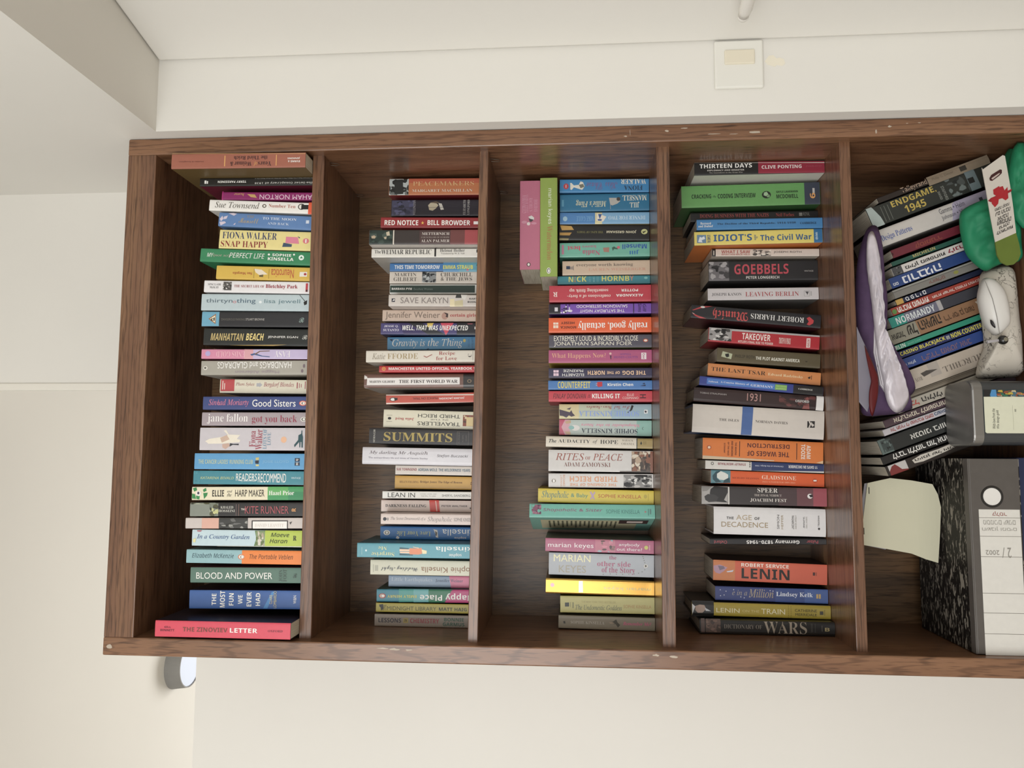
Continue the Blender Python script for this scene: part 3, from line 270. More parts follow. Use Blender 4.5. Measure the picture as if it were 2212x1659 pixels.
['2',[.20921,.13387,1.343],.02406,.18888,.129,0,0,'P','2a74b8','2460a0','bright blue paperback lettered Love Your Life upside down',[['T','kinsella',[.008,.06762,-.00377,.00657],'f2f0ea','s',180],['T','sophie',[-.00495,.04435,-.01055,.02141],'f2f0ea','s',180],['T','Love Your Life',[.00346,.15633,-.00547,.09056],'c8cc90','L',180],['E','f2f0ea',[.00509,.18264,-.00442,.16982]],['E','2a2624',[.00374,.17994,-.00306,.17218]],['E','f2f0ea',[.00306,.17859,-.00238,.17353]],['G','e4ddd0',[[.00808,.08499],[.00615,.0774],[-.00817,.07538],[-.0074,.07993],[-.00007,.08162]]],['G','4a4238',[[.00483,.08162],[.00158,.0774],[-.00495,.07875],[-.00333,.08111]]],['G','e8e8e8',[[-.0053,.15583],[-.00863,.15077],[-.01205,.15363],[-.0099,.15836]]]],0],
['2',[.18341,.06955,1.34343],.02575,.21555,.138,0,0,'P','5b9fae','3f707c','light teal paperback lettered Surprise Me with a standing figure',[['T','kinsella',[.0082,.06874,-.00068,.00066],'f2f0ea','s',180],['T','sophie',[-.00276,.04355,-.01004,.02029],'f2f0ea','s',180],['T','Surprise',[-.00122,.18826,-.01087,.14546],'d8d69a','L',180],['T','Me',[.0073,.17598,.00126,.15919],'d8d69a','L',180],['G','e08a62',[[.00474,.1172],[.00425,.10105],[.00593,.09459],[-.00501,.09378],[-.00671,.10024],[-.00628,.1172]]],['G','eac6a8',[[.00281,.13577],[.00269,.1172],[-.00077,.1172],[-.00114,.13577]]],['G','eac6a8',[[-.00191,.13496],[-.00156,.1172],[-.0047,.1172],[-.00459,.13496]]],['G','eac6a8',[[.00753,.11074],[.00584,.09943],[.00426,.10024],[.00643,.11074]]],['G','e9dcb0',[[.0028,.09459],[.00064,.08489],[-.00484,.08522],[-.00531,.09297]]],['G','2f5a66',[[.00597,.13577],[.00471,.11881],[.00266,.11881],[.00281,.13577]]],['G','2f5a66',[[-.00508,.13577],[-.00693,.11074],[-.0085,.11074],[-.00824,.13577]]],['E','d8e8ea',[.00158,.20037,-.00236,.19698]],['G','a8ccd2',[[.00547,.20683],[.00548,.20602],[-.00815,.20602],[-.00817,.20683]]]],0],
['2',[.14829,.1005,1.34399],.02727,.19739,.129,0,0,'P','d5d2bb','c4c2ac','cream paperback lettered Wedding Night upside down in script',[['T','Sophie Kinsella',[.00497,.10036,-.0083,.00059],'8a5c34','s',180],['T','Wedding Night',[.00358,.17699,-.00666,.10661],'3a3c48','C',180],['G','8a8878',[[.00518,.19179],[.0052,.19114],[-.00892,.19114],[-.00894,.19179]]],['G','b4b2a0',[[.00364,.18883],[.00379,.18242],[-.00664,.18242],[-.00679,.18883]]]],0],
['2',[.11505,.15187,1.3445],.02145,.17365,.111,0,0,'P','8ea3bc','6a7c90','pale blue and pink paperback lettered Little Earthquakes',[['G','dc7a9a',[[.0111,.05476],[.01122,.01321],[.01135,.00017],[-.01119,.00017],[-.01135,.05086]]],['T','Little Earthquakes',[.00762,.16788,-.00185,.08749],'c0ccd8','L',0],['T','Jennifer Weiner',[.00533,.08173,-.00116,.02779],'4a5a74','L',0]],0],
['2',[.09185,.13387,1.34495],.02314,.19174,.129,-.00871,0,'P','3f8ca0','2a5c58','teal, green and pink paperback lettered Happy Place upside down',[['G','4fa49c',[[.01219,.14836],[.0122,.11988],[-.01166,.11988],[-.01213,.14836]]],['G','6bb2b4',[[.0122,.11988],[.0122,.0909],[-.01184,.0909],[-.0122,.11988]]],['G','2f7a58',[[.01206,.0909],[.0122,.04367],[-.01205,.04367],[-.0122,.0909]]],['G','c2437c',[[.0119,.04534],[.01204,.00019],[-.0122,.00019],[-.0122,.05958]]],['T','Happy Place',[.00534,.10732,-.00921,.00514],'f2f0ea','b',180],['T','EMILY HENRY',[.00129,.17064,-.00378,.11402],'d8cc58','b',180],['E','a84040',[.0042,.18739,-.00549,.17365]],['E','e8c8b8',[.00286,.18571,-.00416,.17566]],['E','2a2222',[.00186,.1837,-.00315,.177]],['E','f2f0ea',[.00153,.1827,-.00281,.17667]]],0],
['2',[.06792,.13387,1.34522],.01688,.19234,.129,0,0,'P','b9aa42','5a5430','olive yellow paperback lettered Midnight Library, second shelf',[['T','THE',[.00545,.17862,-.00582,.17226],'5a5420','s',90],['T','MIDNIGHT LIBRARY',[.00262,.17059,-.00479,.07523],'5a5424','s',0],['T','MATT HAIG',[.0021,.07021,-.00413,.01668],'2a2814','b',0],['G','1f1c14',[[.00535,.18615],[.00632,.17862],[-.00217,.17695],[-.00603,.18197],[.00026,.1833],[.00108,.18531]]]],0],
['2',[.04416,.13387,1.3456],.02249,.19414,.129,0,0,'P','97897c','7a6e62','grey brown paperback lettered Lessons in Chemistry at shelf end',[['T','LESSONS',[.00407,.18645,-.004,.14235],'2c2430','b',0],['G','a8924a',[[.00489,.13834],[.00504,.12898],[-.00438,.12898],[-.00455,.13834]]],['T','IN',[.00265,.136,-.00182,.13132],'3a3020','b',0],['T','CHEMISTRY',[.00443,.12497,-.00427,.06917],'9c3c44','b',0],['T','BONNIE',[.00676,.05948,.00042,.02172],'2f5c48','b',0],['T','GARMUS',[-.00186,.06182,-.00846,.02039],'2f5c48','b',0]],0],
['3',[.89798,.15964,1.00751],.02696,.1778,.10423,.01392,0,'P','3f8ac0','3a7cb0','blue paperback with a white statue cup and red disc, third shelf',[['T','WALKER',[.01331,.05593,.00299,.00584],'e8e4d4','S',180],['T','FIONA',[-.0004,.04925,-.00982,.01252],'2c3a50','S',180],['T','Kiss Chase',[.00695,.12438,-.0093,.06261],'7c6a9a','C',180],['E','c04650',[.00504,.17029,-.00689,.15977]],['G','e8d8d0',[[.0024,.16578],[.00239,.16445],[-.00407,.16445],[-.00406,.16578]]],['G','e6e2d4',[[.00589,.15693],[.00621,.15443],[.00081,.14942],[.00214,.1394],[.00917,.13607],[.00734,.13106],[-.0015,.12772],[-.00852,.13273],[-.00637,.1394],[-.0031,.14942],[-.00843,.15359],[-.00752,.15643]]],['G','7a7a6a',[[.00214,.1394],[.00382,.13106],[-.00238,.12805],[-.00497,.13607]]]],0],
['3',[.86477,.15964,1.00731],.03502,.1775,.10423,0,0,'P','2b7499','1f5878','dark blue paperback lettered Fling upside down, third shelf',[['T','MANSELL',[.01361,.05303,.00244,.00504],'e4e0cc','S',180],['T','JILL',[-.00001,.03887,-.01155,.0197],'e4e0cc','S',180],['T','Millie’s Fling',[.00606,.146,-.00945,.08469],'d4d4b4','J',180],['G','b8b4ac',[[.00901,.07969],[.00876,.06469],[.00184,.05719],[-.00319,.06303],[-.00684,.07302],[-.00474,.07719]]],['E','4a4440',[.01002,.06469,.00228,.05703]],['G','b8b4ac',[[-.00474,.07702],[-.00475,.07636],[-.01416,.07636],[-.01416,.07702]]],['G','5a9ab8',[[.00669,.17383],[.00662,.16966],[-.00719,.16966],[-.00714,.17383]]]],0],
['3',[.83168,.15964,1.00745],.0234,.17756,.10423,.01101,0,'P','7fb0d4','c8b888','light blue paperback lettered Dinner for Two upside down',[['G','4f86c0',[[.01195,.17739],[.01078,.10738],[-.01195,.10738],[-.01195,.17739]]],['G','d8cfa0',[[.01165,.10738],[.01142,.09341],[-.01195,.09341],[-.01195,.10738]]],['T','DINNER FOR TWO',[.00438,.0806,-.00368,.00792],'cfe0ea','L',180],['T','MIKE GAYLE',[.00391,.14463,-.00635,.1097],'7cb0d8','L',180],['G','e8e0d0',[[.00985,.10305],[.00274,.08476],[-.00749,.09141],[-.00572,.10471]]],['G','3a5a98',[[.00809,.10139],[.00799,.0939],[-.0023,.09806]]],['G','3a5a98',[[-.00227,.10222],[-.00232,.0939],[-.00576,.09474],[-.00538,.10172]]],['E','a0c4d8',[.00394,.17158,-.00612,.16259]]],0],
['3',[.80101,.15964,1.00764],.03082,.17842,.10423,.0211,0,'P','242221','3a3020','black paperback with gold file corners and a yellow disc, third shelf',[['G','c89c50',[[.01471,.17742],[.01297,.15451],[.00528,.14952],[.0044,.1736]]],['G','b88c44',[[-.00028,.17809],[-.00018,.15368],[-.00607,.15783],[-.0059,.17775]]],['G','8a7c4a',[[-.01153,.17809],[-.01215,.15949],[-.01566,.16032],[-.01566,.17809]]],['G','a87c3c',[[-.01566,.17824],[-.01566,.16447],[-.01566,.12462],[-.01566,.16447],[-.01566,.17824]]],['T','JOHN GRISHAM',[.00501,.08443,-.00107,.02565],'e0d8b8','b',180],['T','THE KING OF TORTS',[.00302,.14321,-.00137,.0914],'7c7848','S',180],['E','c8c888',[.00753,.01635,-.00317,.00373]],['G','3a3820',[[.00186,.01419],[.00423,.00638],[.00345,.00638],[-.0013,.0117],[-.00051,.01253]]]],0],
['3',[.76846,.15964,1.00731],.0291,.17806,.10423,0,0,'P','6fb49e','4a8c78','mint green paperback with a flower pot and blue outlined lettering',[['T','Mansell',[.00988,.05379,.00024,.00607],'2a52a8','b',180],['T','Jill',[-.00175,.03954,-.01065,.02132],'2a6ab0','b',180],['T','Nadia',[-.00103,.13299,-.01095,.0982],'c05878','S',180],['T','knows',[.00862,.13332,.00307,.10549],'b87088','S',180],['T','best',[.00794,.16282,-.00144,.13664],'d04a64','S',180],['G','a87c6c',[[.00351,.09223],[.00423,.07948],[-.00561,.0803],[-.00501,.09058]]],['G','3a6050',[[.00333,.0745],[.00583,.07036],[.00239,.06539],[.00576,.06373],[-.00017,.06291],[.00074,.07036],[-.00347,.07285]]],['E','d06878',[.00655,.06456,.00103,.05843]],['G','c07890',[[.01042,.17392],[.01037,.16978],[-.0095,.16978],[-.00947,.17392]]],['G','86c4b0',[[-.00857,.17788],[-.00995,.00018],[-.01062,.00018],[-.00926,.17788]]]],0],
['3',[.73173,.15964,1.00731],.02845,.17275,.10423,0,0,'P','cdb59c','bca48c','beige paperback lettered everyone worth knowing, third shelf',[['T','everyone worth knowing',[.00908,.14498,.00148,.03323],'7c6e62','S',0],['T','LAUREN WEISBERGER',[-.00082,.12084,-.00628,.00844],'d09a84','L',0],['G','2c3c54',[[.00407,.16514],[.00391,.15754],[-.00249,.15754],[-.00237,.16514]]],['G','9a8c80',[[.00249,.15754],[.0031,.15242],[.00624,.15027],[-.0051,.14961],[-.00328,.15242],[-.00249,.15754]]]],0],
['3',[.70704,.15964,1.00731],.01655,.18227,.10423,0,0,'P','3f8a96','35747e','thin teal paperback with large yellow spaced capitals, third shelf',[['T','N',[.007,.16031,-.00366,.15139],'d8d06c','b',0],['T','I',[.00691,.14908,-.00372,.14644],'c88a50','b',0],['T','CK',[.00771,.14412,-.00337,.12497],'d8d06c','b',0],['T','HORNB',[.00798,.09492,-.00287,.04076],'d8d06c','b',0],['T','Y',[.00803,.03977,-.00222,.03217],'c88a70','b',0],['T','HOW TO',[.00718,.12035,-.00384,.11605],'7cb4ba','s',90],['T','BE',[.00708,.11209,-.00388,.10879],'7cb4ba','s',90],['T','GOOD',[.00766,.10516,-.00391,.10086],'7cb4ba','s',90],['E','7cbab8',[.00545,.0117,.00047,.00476]]],0],
['3',[.67635,.1429,1.00731],.03264,.19842,.12097,0,0,'P','c03c4a','a02c38','red paperback with white serif lettering upside down, third shelf',[['T','confessions of a forty-',[-.00082,.16334,-.00865,.07849],'eed8d0','S',180],['T','something f##k up',[.01065,.15877,.00208,.08306],'eed8d0','S',180],['T','ALEXANDRA',[-.00185,.06772,-.0067,.01551],'f2f0ea','b',180],['T','POTTER',[.00827,.05793,.00329,.0253],'f2f0ea','b',180],['T','R',[.00335,.19108,-.00595,.1821],'eed8d0','S',180]],0],
['3',[.64611,.1429,1.00731],.0195,.1989,.12097,0,0,'P','7a50b0','4a2c70','purple paperback with a black end lettered Saturday Night',[['G','241f28',[[.01,.1987],[.00977,.17642],[-.01,.17642],[-.01,.1987]]],['T','THE SATURDAY NIGHT',[-.00167,.13863,-.00728,.05165],'f2f0ea','s',180],['T','SAUVIGNON SISTERHOOD',[.00757,.14515,.00173,.04611],'f2f0ea','s',180],['G','d8d4dc',[[.00312,.18782],[.00307,.18163],[-.0047,.18163],[-.00466,.18782]]],['X',[.00888,.17642,-.0091,.15264],'7a50b0',['3a2c50','e4e0e8','2a2430','d8d0e0'],18,40],['G','2a1c38',[[.01,.03504],[.00999,.03341],[-.00965,.03341],[-.00964,.03504]]],['T','Gill',[.00748,.01647,-.00681,.00996],'2a1c40','i',-90],['T','Sims',[.0092,.02559,-.00806,.01908],'2a1c40','i',-90]],0],
['3',[.61398,.1429,1.00731],.02918,.19953,.12097,0,0,'P','e8622c','b84a20','orange paperback with a bold white phrase, upside down, third shelf',[['T','really good, actually',[.00802,.14231,-.0099,.0077],'f2f0ea','S',180],['T','MONICA',[-.00201,.17645,-.00684,.14589],'5a2414','b',180],['T','HEISEY',[.00671,.17547,.00186,.14914],'5a2414','b',180],['G','f0dcc8',[[.00533,.19043],[.00526,.18067],[.00122,.18067],[.00129,.19043]]],['G','f0dcc8',[[-.00006,.19043],[-.00012,.18067],[-.00583,.18067],[-.00578,.19043]]],['G','e8622c',[[.00529,.18588],[.00529,.18523],[-.00581,.18523],[-.0058,.18588]]]],0],
['3',[.58213,.1429,1.00731],.02486,.19886,.12097,0,0,'P','56525e','8a8a68','grey paperback with two lines of white handwritten capitals',[['T','EXTREMELY LOUD & INCREDIBLY CLOSE',[.01045,.18912,.00031,.02622],'ece6d6','s',0],['T','JONATHAN SAFRAN FOER',[-.00106,.18912,-.01058,.0379],'e4dece','s',0],['E','b85038',[.00408,.01665,-.00273,.00675]],['E','f0e0d0',[.00278,.01486,-.00143,.00837]]],0],
['3',[.55214,.1429,1.00731],.0251,.19949,.12097,0,0,'P','b4567e','c0a83a','pink paperback lettered What Happens Now with a yellow side',[['T','What Happens Now?',[.00635,.1935,-.00538,.0887],'e0a888','L',0],['G','3c3440',[[.00136,.08061],[.00134,.07769],[-.00603,.07834],[-.00603,.07931]]],['E','e0b8b0',[.0074,.0819,.003,.07737]],['T','SOPHIA',[.00553,.06085,.00206,.03979],'8a4a90','S',0],['T','MONEY-COUTTS',[.00023,.07348,-.00408,.02716],'8a4a90','S',0],['G','ece4e4',[[.00672,.02019],[.00666,.01063],[-.00607,.01063],[-.00602,.02019]]],['T','HQ',[.00537,.01809,-.00472,.0129],'b4567e','b',90]],0],
['3',[.51996,.1429,1.00731],.01854,.19947,.12097,0,0,'P','3c3854','b0a0a0','dark indigo paperback lettered The Dog of the North upside down',[['T','THE DOG',[.00381,.05657,-.00412,.01195],'f0c8a0','b',180],['T','OF THE',[.00301,.08631,-.00244,.06174],'f0c8a0','b',180],['T','NORTH',[.0041,.12349,-.00399,.09084],'f0c8a0','b',180],['T','ELIZABETH',[-.00136,.17296,-.00652,.13093],'f2f0ea','s',180],['T','McKENZIE',[.00658,.17102,.0014,.13254],'f2f0ea','s',180],['G','e8c8d8',[[.00547,.19009],[.00543,.18007],[.00077,.18007],[.00081,.19009]]],['G','e8c8d8',[[-.00053,.19009],[-.00056,.18007],[-.00588,.18007],[-.00586,.19009]]],['G','3c3854',[[.00545,.18557],[.00545,.18492],[-.00587,.18492],[-.00587,.18557]]]],0],
['3',[.496,.1429,1.00731],.01767,.20027,.12097,0,0,'P','4a7cba','3a64a0','blue paperback lettered Counterfeit in narrow yellow capitals',[['T','COUNTERFEIT',[.00707,.18171,-.00588,.11875],'dcc85a','b',0],['G','c03040',[[.00593,.10551],[.00652,.09583],[-.00226,.0955],[-.00419,.10309],[-.00059,.10632]]],['G','c8b0b8',[[.00269,.10955],[.00397,.1047],[.00234,.10551]]],['G','c8b0b8',[[.00024,.10906],[.00022,.1047],[-.00141,.10632]]],['T','Kirstin Chen',[.00393,.08549,-.00196,.03642],'f2f0ea','b',0],['G','2a2c48',[[-.0019,.0235],[.0006,.01269],[-.00225,.01269]]],['G','2a2c48',[[.0019,.01915],[.00442,.01511],[.00139,.01317]]]],0],
['3',[.47424,.1429,1.00731],.02071,.19944,.12097,0,0,'P','c8404c','a83440','red paperback lettered Killing It in white block capitals',[['T','FINLAY DONOVAN',[.00523,.19074,-.00428,.12722],'3a1c20','i',0],['T','IS',[.00323,.12368,-.00264,.11852],'3a1c20','i',0],['T','KILLING IT',[.00481,.11529,-.00393,.06177],'f2f0ea','b',0],['T','ELLE',[.00508,.04823,.00058,.03502],'f0d0cc','s',0],['T','COSIMANO',[-.00103,.05694,-.00552,.02663],'f0d0cc','s',0],['G','4a1c24',[[.00377,.02373],[.00376,.01212],[.00184,.01212],[.00185,.02373]]],['G','4a1c24',[[-.00199,.02373],[-.00199,.01212],[-.00391,.01212],[-.00392,.02373]]],['G','4a1c24',[[.00185,.0189],[.00185,.01728],[-.00231,.01728],[-.00231,.0189]]]],0],
['3',[.44562,.15964,1.00731],.02823,.17942,.10423,0,0,'P','b4bca8','9a8c80','cream to blue paperback with a grey cartoon dog, third shelf',[['G','d4c898',[[.01437,.17924],[.01437,.1409],[-.01426,.1409],[-.01437,.17924]]],['G','9ab4be',[[.01423,.07751],[.01437,.00018],[-.01437,.00018],[-.01437,.07751]]],['G','bcc4ac',[[.01437,.1409],[.01437,.07751],[-.01425,.07751],[-.01437,.1409]]],['T','SOPHIE KINSELLA',[.00132,.14057,-.00954,.0242],'8aa4e0','S',180],['T','I’ve Got Your Number',[.01084,.12594,.00351,.04175],'a05050','C',180],['G','4c4050',[[.00419,.17893],[.00174,.17015],[-.00151,.15877],[.0026,.15552],[-.00314,.15309],[-.00805,.14821],[-.0102,.15552],[-.00759,.1604],[-.01219,.16528],[-.00893,.17178],[-.00812,.17828]]],['G','4c4050',[[.00585,.16853],[.00341,.15877],[.00834,.15552],[.00504,.16528]]],['G','26201e',[[.00285,.04175],[.01266,.0385],[.01104,.03444],[.00286,.03769],[-.00288,.045],[-.00125,.04663]]],['G','e8e8e8',[[.00356,.01445],[.00358,.00762],[-.00393,.00762],[-.00395,.01445]]],['G','2a2a34',[[.0021,.01331],[.00096,.00925],[-.0028,.01055],[-.00166,.01315]]]],0],
['3',[.41294,.15964,1.00749],.02982,.17927,.10423,.01153,0,'P','b8c4be','8aa8a0','pale turquoise paperback with a pink car, third shelf',[['G','d4a4ae',[[.01516,.17909],[.01516,.15867],[-.01484,.15867],[-.01516,.17909]]],['G','c45a74',[[.01516,.17909],[.01516,.16759],[.00041,.17489],[-.01505,.16759],[-.01516,.17909]]],['T','SOPHIE KINSELLA',[-.00167,.13563,-.01057,.02727],'3c4450','S',180],['T','Shopaholic to the Stars',[.00868,.13661,.00182,.02241],'e08aa4','J',180],['E','dcd8d4',[.00488,.15705,-.00669,.1392]],['E','8ab8b4',[.00314,.1611,-.00433,.14975]],['G','c8a888',[[.01077,.1684],[.01425,.15705],[.00831,.15624],[.00652,.16516]]],['G','c8a888',[[-.00806,.1684],[-.00869,.15705],[-.01462,.15672],[-.01313,.16597]]],['G','e8e8e8',[[.00279,.0143],[.00286,.00781],[-.00304,.00781],[-.00313,.0143]]],['G','2a2a34',[[.00218,.013],[.00129,.0091],[-.00245,.01008],[-.00186,.01267]]],['G','8cb8ac',[[.01504,.02889],[.01516,.00018],[-.01516,.00018],[-.01516,.02889]]],['T','C',[.00243,.01851,-.00315,.01527],'4a5a5a','S',0]],0],
['3',[.38299,.1429,1.00752],.02081,.20456,.12097,.01903,0,'H','d6ccba','d0c8b8','cream hardback lettered The Audacity of Hope with a gold box',[['T','The',[.00504,.19895,-.00213,.1842],'2a2420','J',0],['T','AUDACITY',[.00472,.18099,-.00166,.1194],'2a2420','L',0],['T','of',[.00518,.11427,-.00297,.10529],'2a2420','I',0],['T','HOPE',[.00522,.10015,-.00242,.06615],'2a2420','L',0],['T','BARACK',[.00658,.05845,.00347,.03696],'8a8070','L',0],['T','OBAMA',[.00064,.06006,-.00338,.03536],'8a8070','L',0],['G','2c3430',[[.01006,.03103],[.01066,.0002],[-.01066,.0002],[-.01066,.03103]]],['G','a08a50',[[.00911,.02926],[.00975,.0002],[-.00972,.0002],[-.01019,.02926]]],['G','2a2c20',[[-.0005,.02413],[.0045,.02221],[-.00041,.02028],[-.00277,.02221]]],['G','7a6830',[[.00462,.01772],[.00464,.01691],[-.00199,.01691],[-.00201,.01772]]],['G','7a6830',[[.00466,.01579],[.00468,.01499],[-.00195,.01499],[-.00197,.01579]]],['G','7a6830',[[.00472,.01371],[.00474,.0129],[-.0019,.0129],[-.00192,.01371]]]],0],
['3',[.34855,.1429,1.00749],.04089,.19951,.12097,.00868,0,'P','d0ccc8','c0bcb8','thick pale grey paperback lettered Rites of Peace with a crowd picture',[['T','RITES',[.01422,.18607,.00074,.13136],'9a4a38','I',0],['T','OF',[.00849,.1288,.0022,.11888],'9a4a38','L',0],['T','PEACE',[.01405,.1144,.00113,.05745],'9a4a38','I',0],['T','ADAM ZAMOYSKI',[-.00304,.16975,-.0111,.08081],'7c4a40','L',0],['X',[.0193,.0405,-.02028,.0021],'6a5448',['3a2c28','b8a088','8a5a44','d8ccb8','4a4038'],46,50],['G','4a4038',[[-.01896,.06289],[-.01787,.0002],[-.02069,.0002],[-.02069,.06289]]],['G','8a5a48',[[.01972,.0053],[.01975,.0002],[-.02069,.0002],[-.02069,.0053]]]],0],
['3',[.31198,.1429,1.00731],.02643,.19966,.12097,0,0,'P','d6d3d0','c4c0bc','white paperback lettered The Coming of the, with a marching photo',[['T','THIRD REICH',[.00808,.1588,-.00218,.06783],'dc9c74','b',180],['T','THE COMING OF THE',[-.00503,.15848,-.01021,.06974],'dc9c74','b',180],['T','RICHARD',[.01048,.17189,-.01062,.1679],'dc9c74','s',-90],['T','J EVANS',[.0096,.17763,-.01121,.1738],'dc9c74','s',-90],['X',[.0116,.05618,-.01311,.00271],'8a8886',['2a2826','d8d6d2','4a4846','1c1a1a','b8b4b0'],34,55],['E','d8d0c4',[.00286,.19423,-.00487,.18497]],['E','4a443c',[.00222,.19343,-.00423,.18593]],['E','f2f0ea',[.00191,.19184,-.00392,.18721]]],0],
['3',[.28064,.13453,1.00751],.02612,.21924,.12934,.01454,0,'P','d2bc3a','b8a430','bright yellow paperback with a safety pin drawn on its spine',[['T','Shopaholic',[.00908,.2121,-.00738,.16072],'2a7480','I',0],['T','& Baby',[.00503,.1566,-.00432,.12425],'3a8a7c','s',0],['T','SOPHIE KINSELLA',[.00468,.10458,-.00195,.0237],'b8582c','s',0],['G','b49ab4',[[.00808,.12107],[.00911,.11759],[-.00307,.11156],[-.00592,.11156],[-.00502,.11394]]],['G','b49ab4',[[.00923,.11219],[.00723,.10997],[-.00607,.11822],[-.00518,.12044]]],['E','b8a43c',[.00607,.01895,-.0017,.0126]],['G','a89434',[[.00722,.0107],[.00724,.00991],[-.00543,.00991],[-.00545,.0107]]]],0],
['3',[.2558,.11872,1.00731],.02576,.23498,.14515,0,.24435,'P','74b8a8','7ab4a4','teal hardback turned sideways showing its cream back panel',[['T','Shopaholic & Sister',[.00448,.20928,-.00278,.09735],'9c5478','i',0],['T','SOPHIE KINSELLA',[.00309,.09076,-.00445,.02837],'5c8e86','s',0],['X',[.01116,.23075,-.00708,.21272],'8a5a70',['6a4a60','b07a90','9a6a7a','74b8a8'],26,60],['G','c87878',[[.00106,.01913],[-.00076,.01552],[-.00269,.01913]]],['G','4a6a68',[[.00489,.0127],[.00491,.01191],[-.00756,.01191],[-.00757,.0127]]],['G','6a8a84',[[.00463,.00972],[.00466,.00737],[-.00499,.00737],[-.00503,.00972]]]],1],
['3',[.18718,.1429,1.00749],.02455,.20539,.12097,.01439,0,'P','b56682','5c5a56','dusty pink paperback lettered anybody out there in white',[['T','marian keyes',[.00446,.20023,-.00689,.11373],'f0e8e8','s',0],['X',[.01227,.1104,-.01144,.07281],'c0788a',['9ab0b8','8a6a68','d08898','5a4a4a','c88090'],14,62],['T','anybody',[.00665,.06582,-.00031,.02689],'f0e8e8','s',0],['T','out there?',[-.00181,.06981,-.00757,.02224],'f0e8e8','s',0],['E','c8c468',[.0031,.01824,-.00431,.01093]],['G','e0b8c4',[[.00414,.0086],[.00416,.0076],[-.00531,.0076],[-.00534,.0086]]]],0],
['3',[.15184,.1429,1.0076],.0411,.1987,.12097,.01385,0,'P','aeb2b8','989ca4','thick silver grey paperback with a charm chain on its spine',[['T','MARIAN',[.01764,.1894,.0045,.11972],'efe8b8','s',0],['T','KEYES',[-.00257,.17945,-.01592,.12801],'a8a08c','s',0],['T','the',[.01776,.08421,.01079,.07093],'a85c78','S',0],['T','other side',[.00727,.1071,-.00215,.04405],'b0627e','S',0],['T','of the Story',[-.0031,.09848,-.01661,.03576],'a85c78','S',0],['E','7a7a74',[.01863,.02215,.01706,.02016]],['E','7a7a74',[.01541,.02099,.01385,.019]],['E','7a7a74',[.01139,.01983,.00982,.01784]],['E','7a7a74',[.00737,.0185,.0058,.01651]],['E','7a7a74',[.00335,.01717,.00179,.01518]],['E','7a7a74',[-.00561,.0185,-.00717,.01651]],['E','7a7a74',[-.00982,.02348,-.01138,.02149]],['E','7a7a74',[-.01246,.03011,-.01402,.02812]],['E','7a7a74',[-.01401,.03841,-.01558,.03642]],['E','7a7a74',[-.01465,.04837,-.01622,.04638]],['E','7a7a74',[-.01534,.05998,-.01692,.05799]],['E','7a7a74',[-.01538,.0716,-.01696,.0696]],['E','7a7a74',[-.01542,.08321,-.017,.08122]],['E','7a7a74',[-.0165,.09649,-.01808,.09449]],['E','d8d4cc',[.00377,.01933,-.00298,.01186]],['E','5a5850',[.00253,.01767,-.00158,.01385]]],0],
['3',[.10996,.1429,1.00751],.02782,.20445,.12097,.01378,0,'G','b88a30','8a7a30','shiny gold foil paperback, upside down, third shelf',[['T','marian keyes',[.00315,.0952,-.00501,.00713],'8a8460','s',180],['G','c0b8c8',[[.01055,.14155],[.01073,.13493],[-.00989,.1341],[-.01017,.14188]]],['E','8a6a70',[.0056,.19584,-.00175,.18823]],['G','c8a040',[[.01416,.20412],[.01416,.0002],[.01416,.0002],[.01095,.20412]]]],0],
['3',[.07856,.1456,1.00731],.03067,.17729,.111,0,0,'P','c8c07a','8a8c50','pale yellow green paperback lettered Undomestic, third shelf',[['T','The Undomestic Goddess',[.00004,.14862,-.00964,.06129],'5c6458','I',0],['T','SOPHIE KINSELLA',[.00087,.058,-.00521,.00626],'c09458','s',0],['T','THE NEW YORK TIMES BESTSELLER',[.00686,.13742,.00308,.0725],'b4a868','s',0],['G','3c4038',[[.0031,.16839],[.00331,.16048],[-.00419,.16048],[-.00441,.16839]]],['G','8a885c',[[.00386,.15818],[.00389,.15719],[-.00508,.15719],[-.00511,.15818]]],['G','8a885c',[[.00397,.15422],[.00403,.15192],[-.00689,.15192],[-.00696,.15422]]]],0],
['3',[.04479,.14169,1.00747],.02375,.18042,.111,.01118,0,'P','8f8470','6a604e','taupe paperback with pink lettering Remember me, left end of third shelf',[['T','SOPHIE KINSELLA',[.00274,.15748,-.00289,.09423],'c4bcae','L',0],['T','Remember Me?',[.00377,.05949,-.0027,.00705],'e06a90','J',0],['G','4a4434',[[.00153,.08685],[.00345,.07784],[.0077,.0721],[.0021,.06965],[-.00262,.06473],[-.00731,.06883],[-.00126,.07292],[-.00023,.08112]]],['G','b09a80',[[.00153,.08685],[.00242,.07948],[-.00001,.07456],[-.00028,.08276]]],['G','3a3830',[[.00099,.17157],[.00174,.16797],[-.00298,.16715],[-.00308,.17043]]]],0],
['4',[.90805,.10348,.68347],.0246,.24307,.155,0,0,'P','232221','d8d4c8','black and red paperback lettered Thirteen Days, fourth shelf',[['G','94283c',[[.01255,.12321],[.00989,.00024],[-.01255,.00024],[-.01136,.12321]]],['T','THIRTEEN DAYS',[.00909,.23318,.00063,.13494],'f2f0ea','b',0],['T','DIPLOMACY AND DISASTER',[-.00221,.21876,-.00504,.14936],'d8d4cc','b',0],['T','The Countdown to the Great War',[-.00709,.21541,-.00937,.15204],'b8b4ac','s',0],['T','CLIVE PONTING',[.00392,.11684,-.00268,.04275],'e4dcd8','b',0],['T','PIMLICO',[.00157,.0347,-.00088,.0062],'a85060','i',0],['G','d8d4c8',[[.01255,.24283],[.00742,.00024],[.00619,.00024],[.01237,.24283]]]],0],
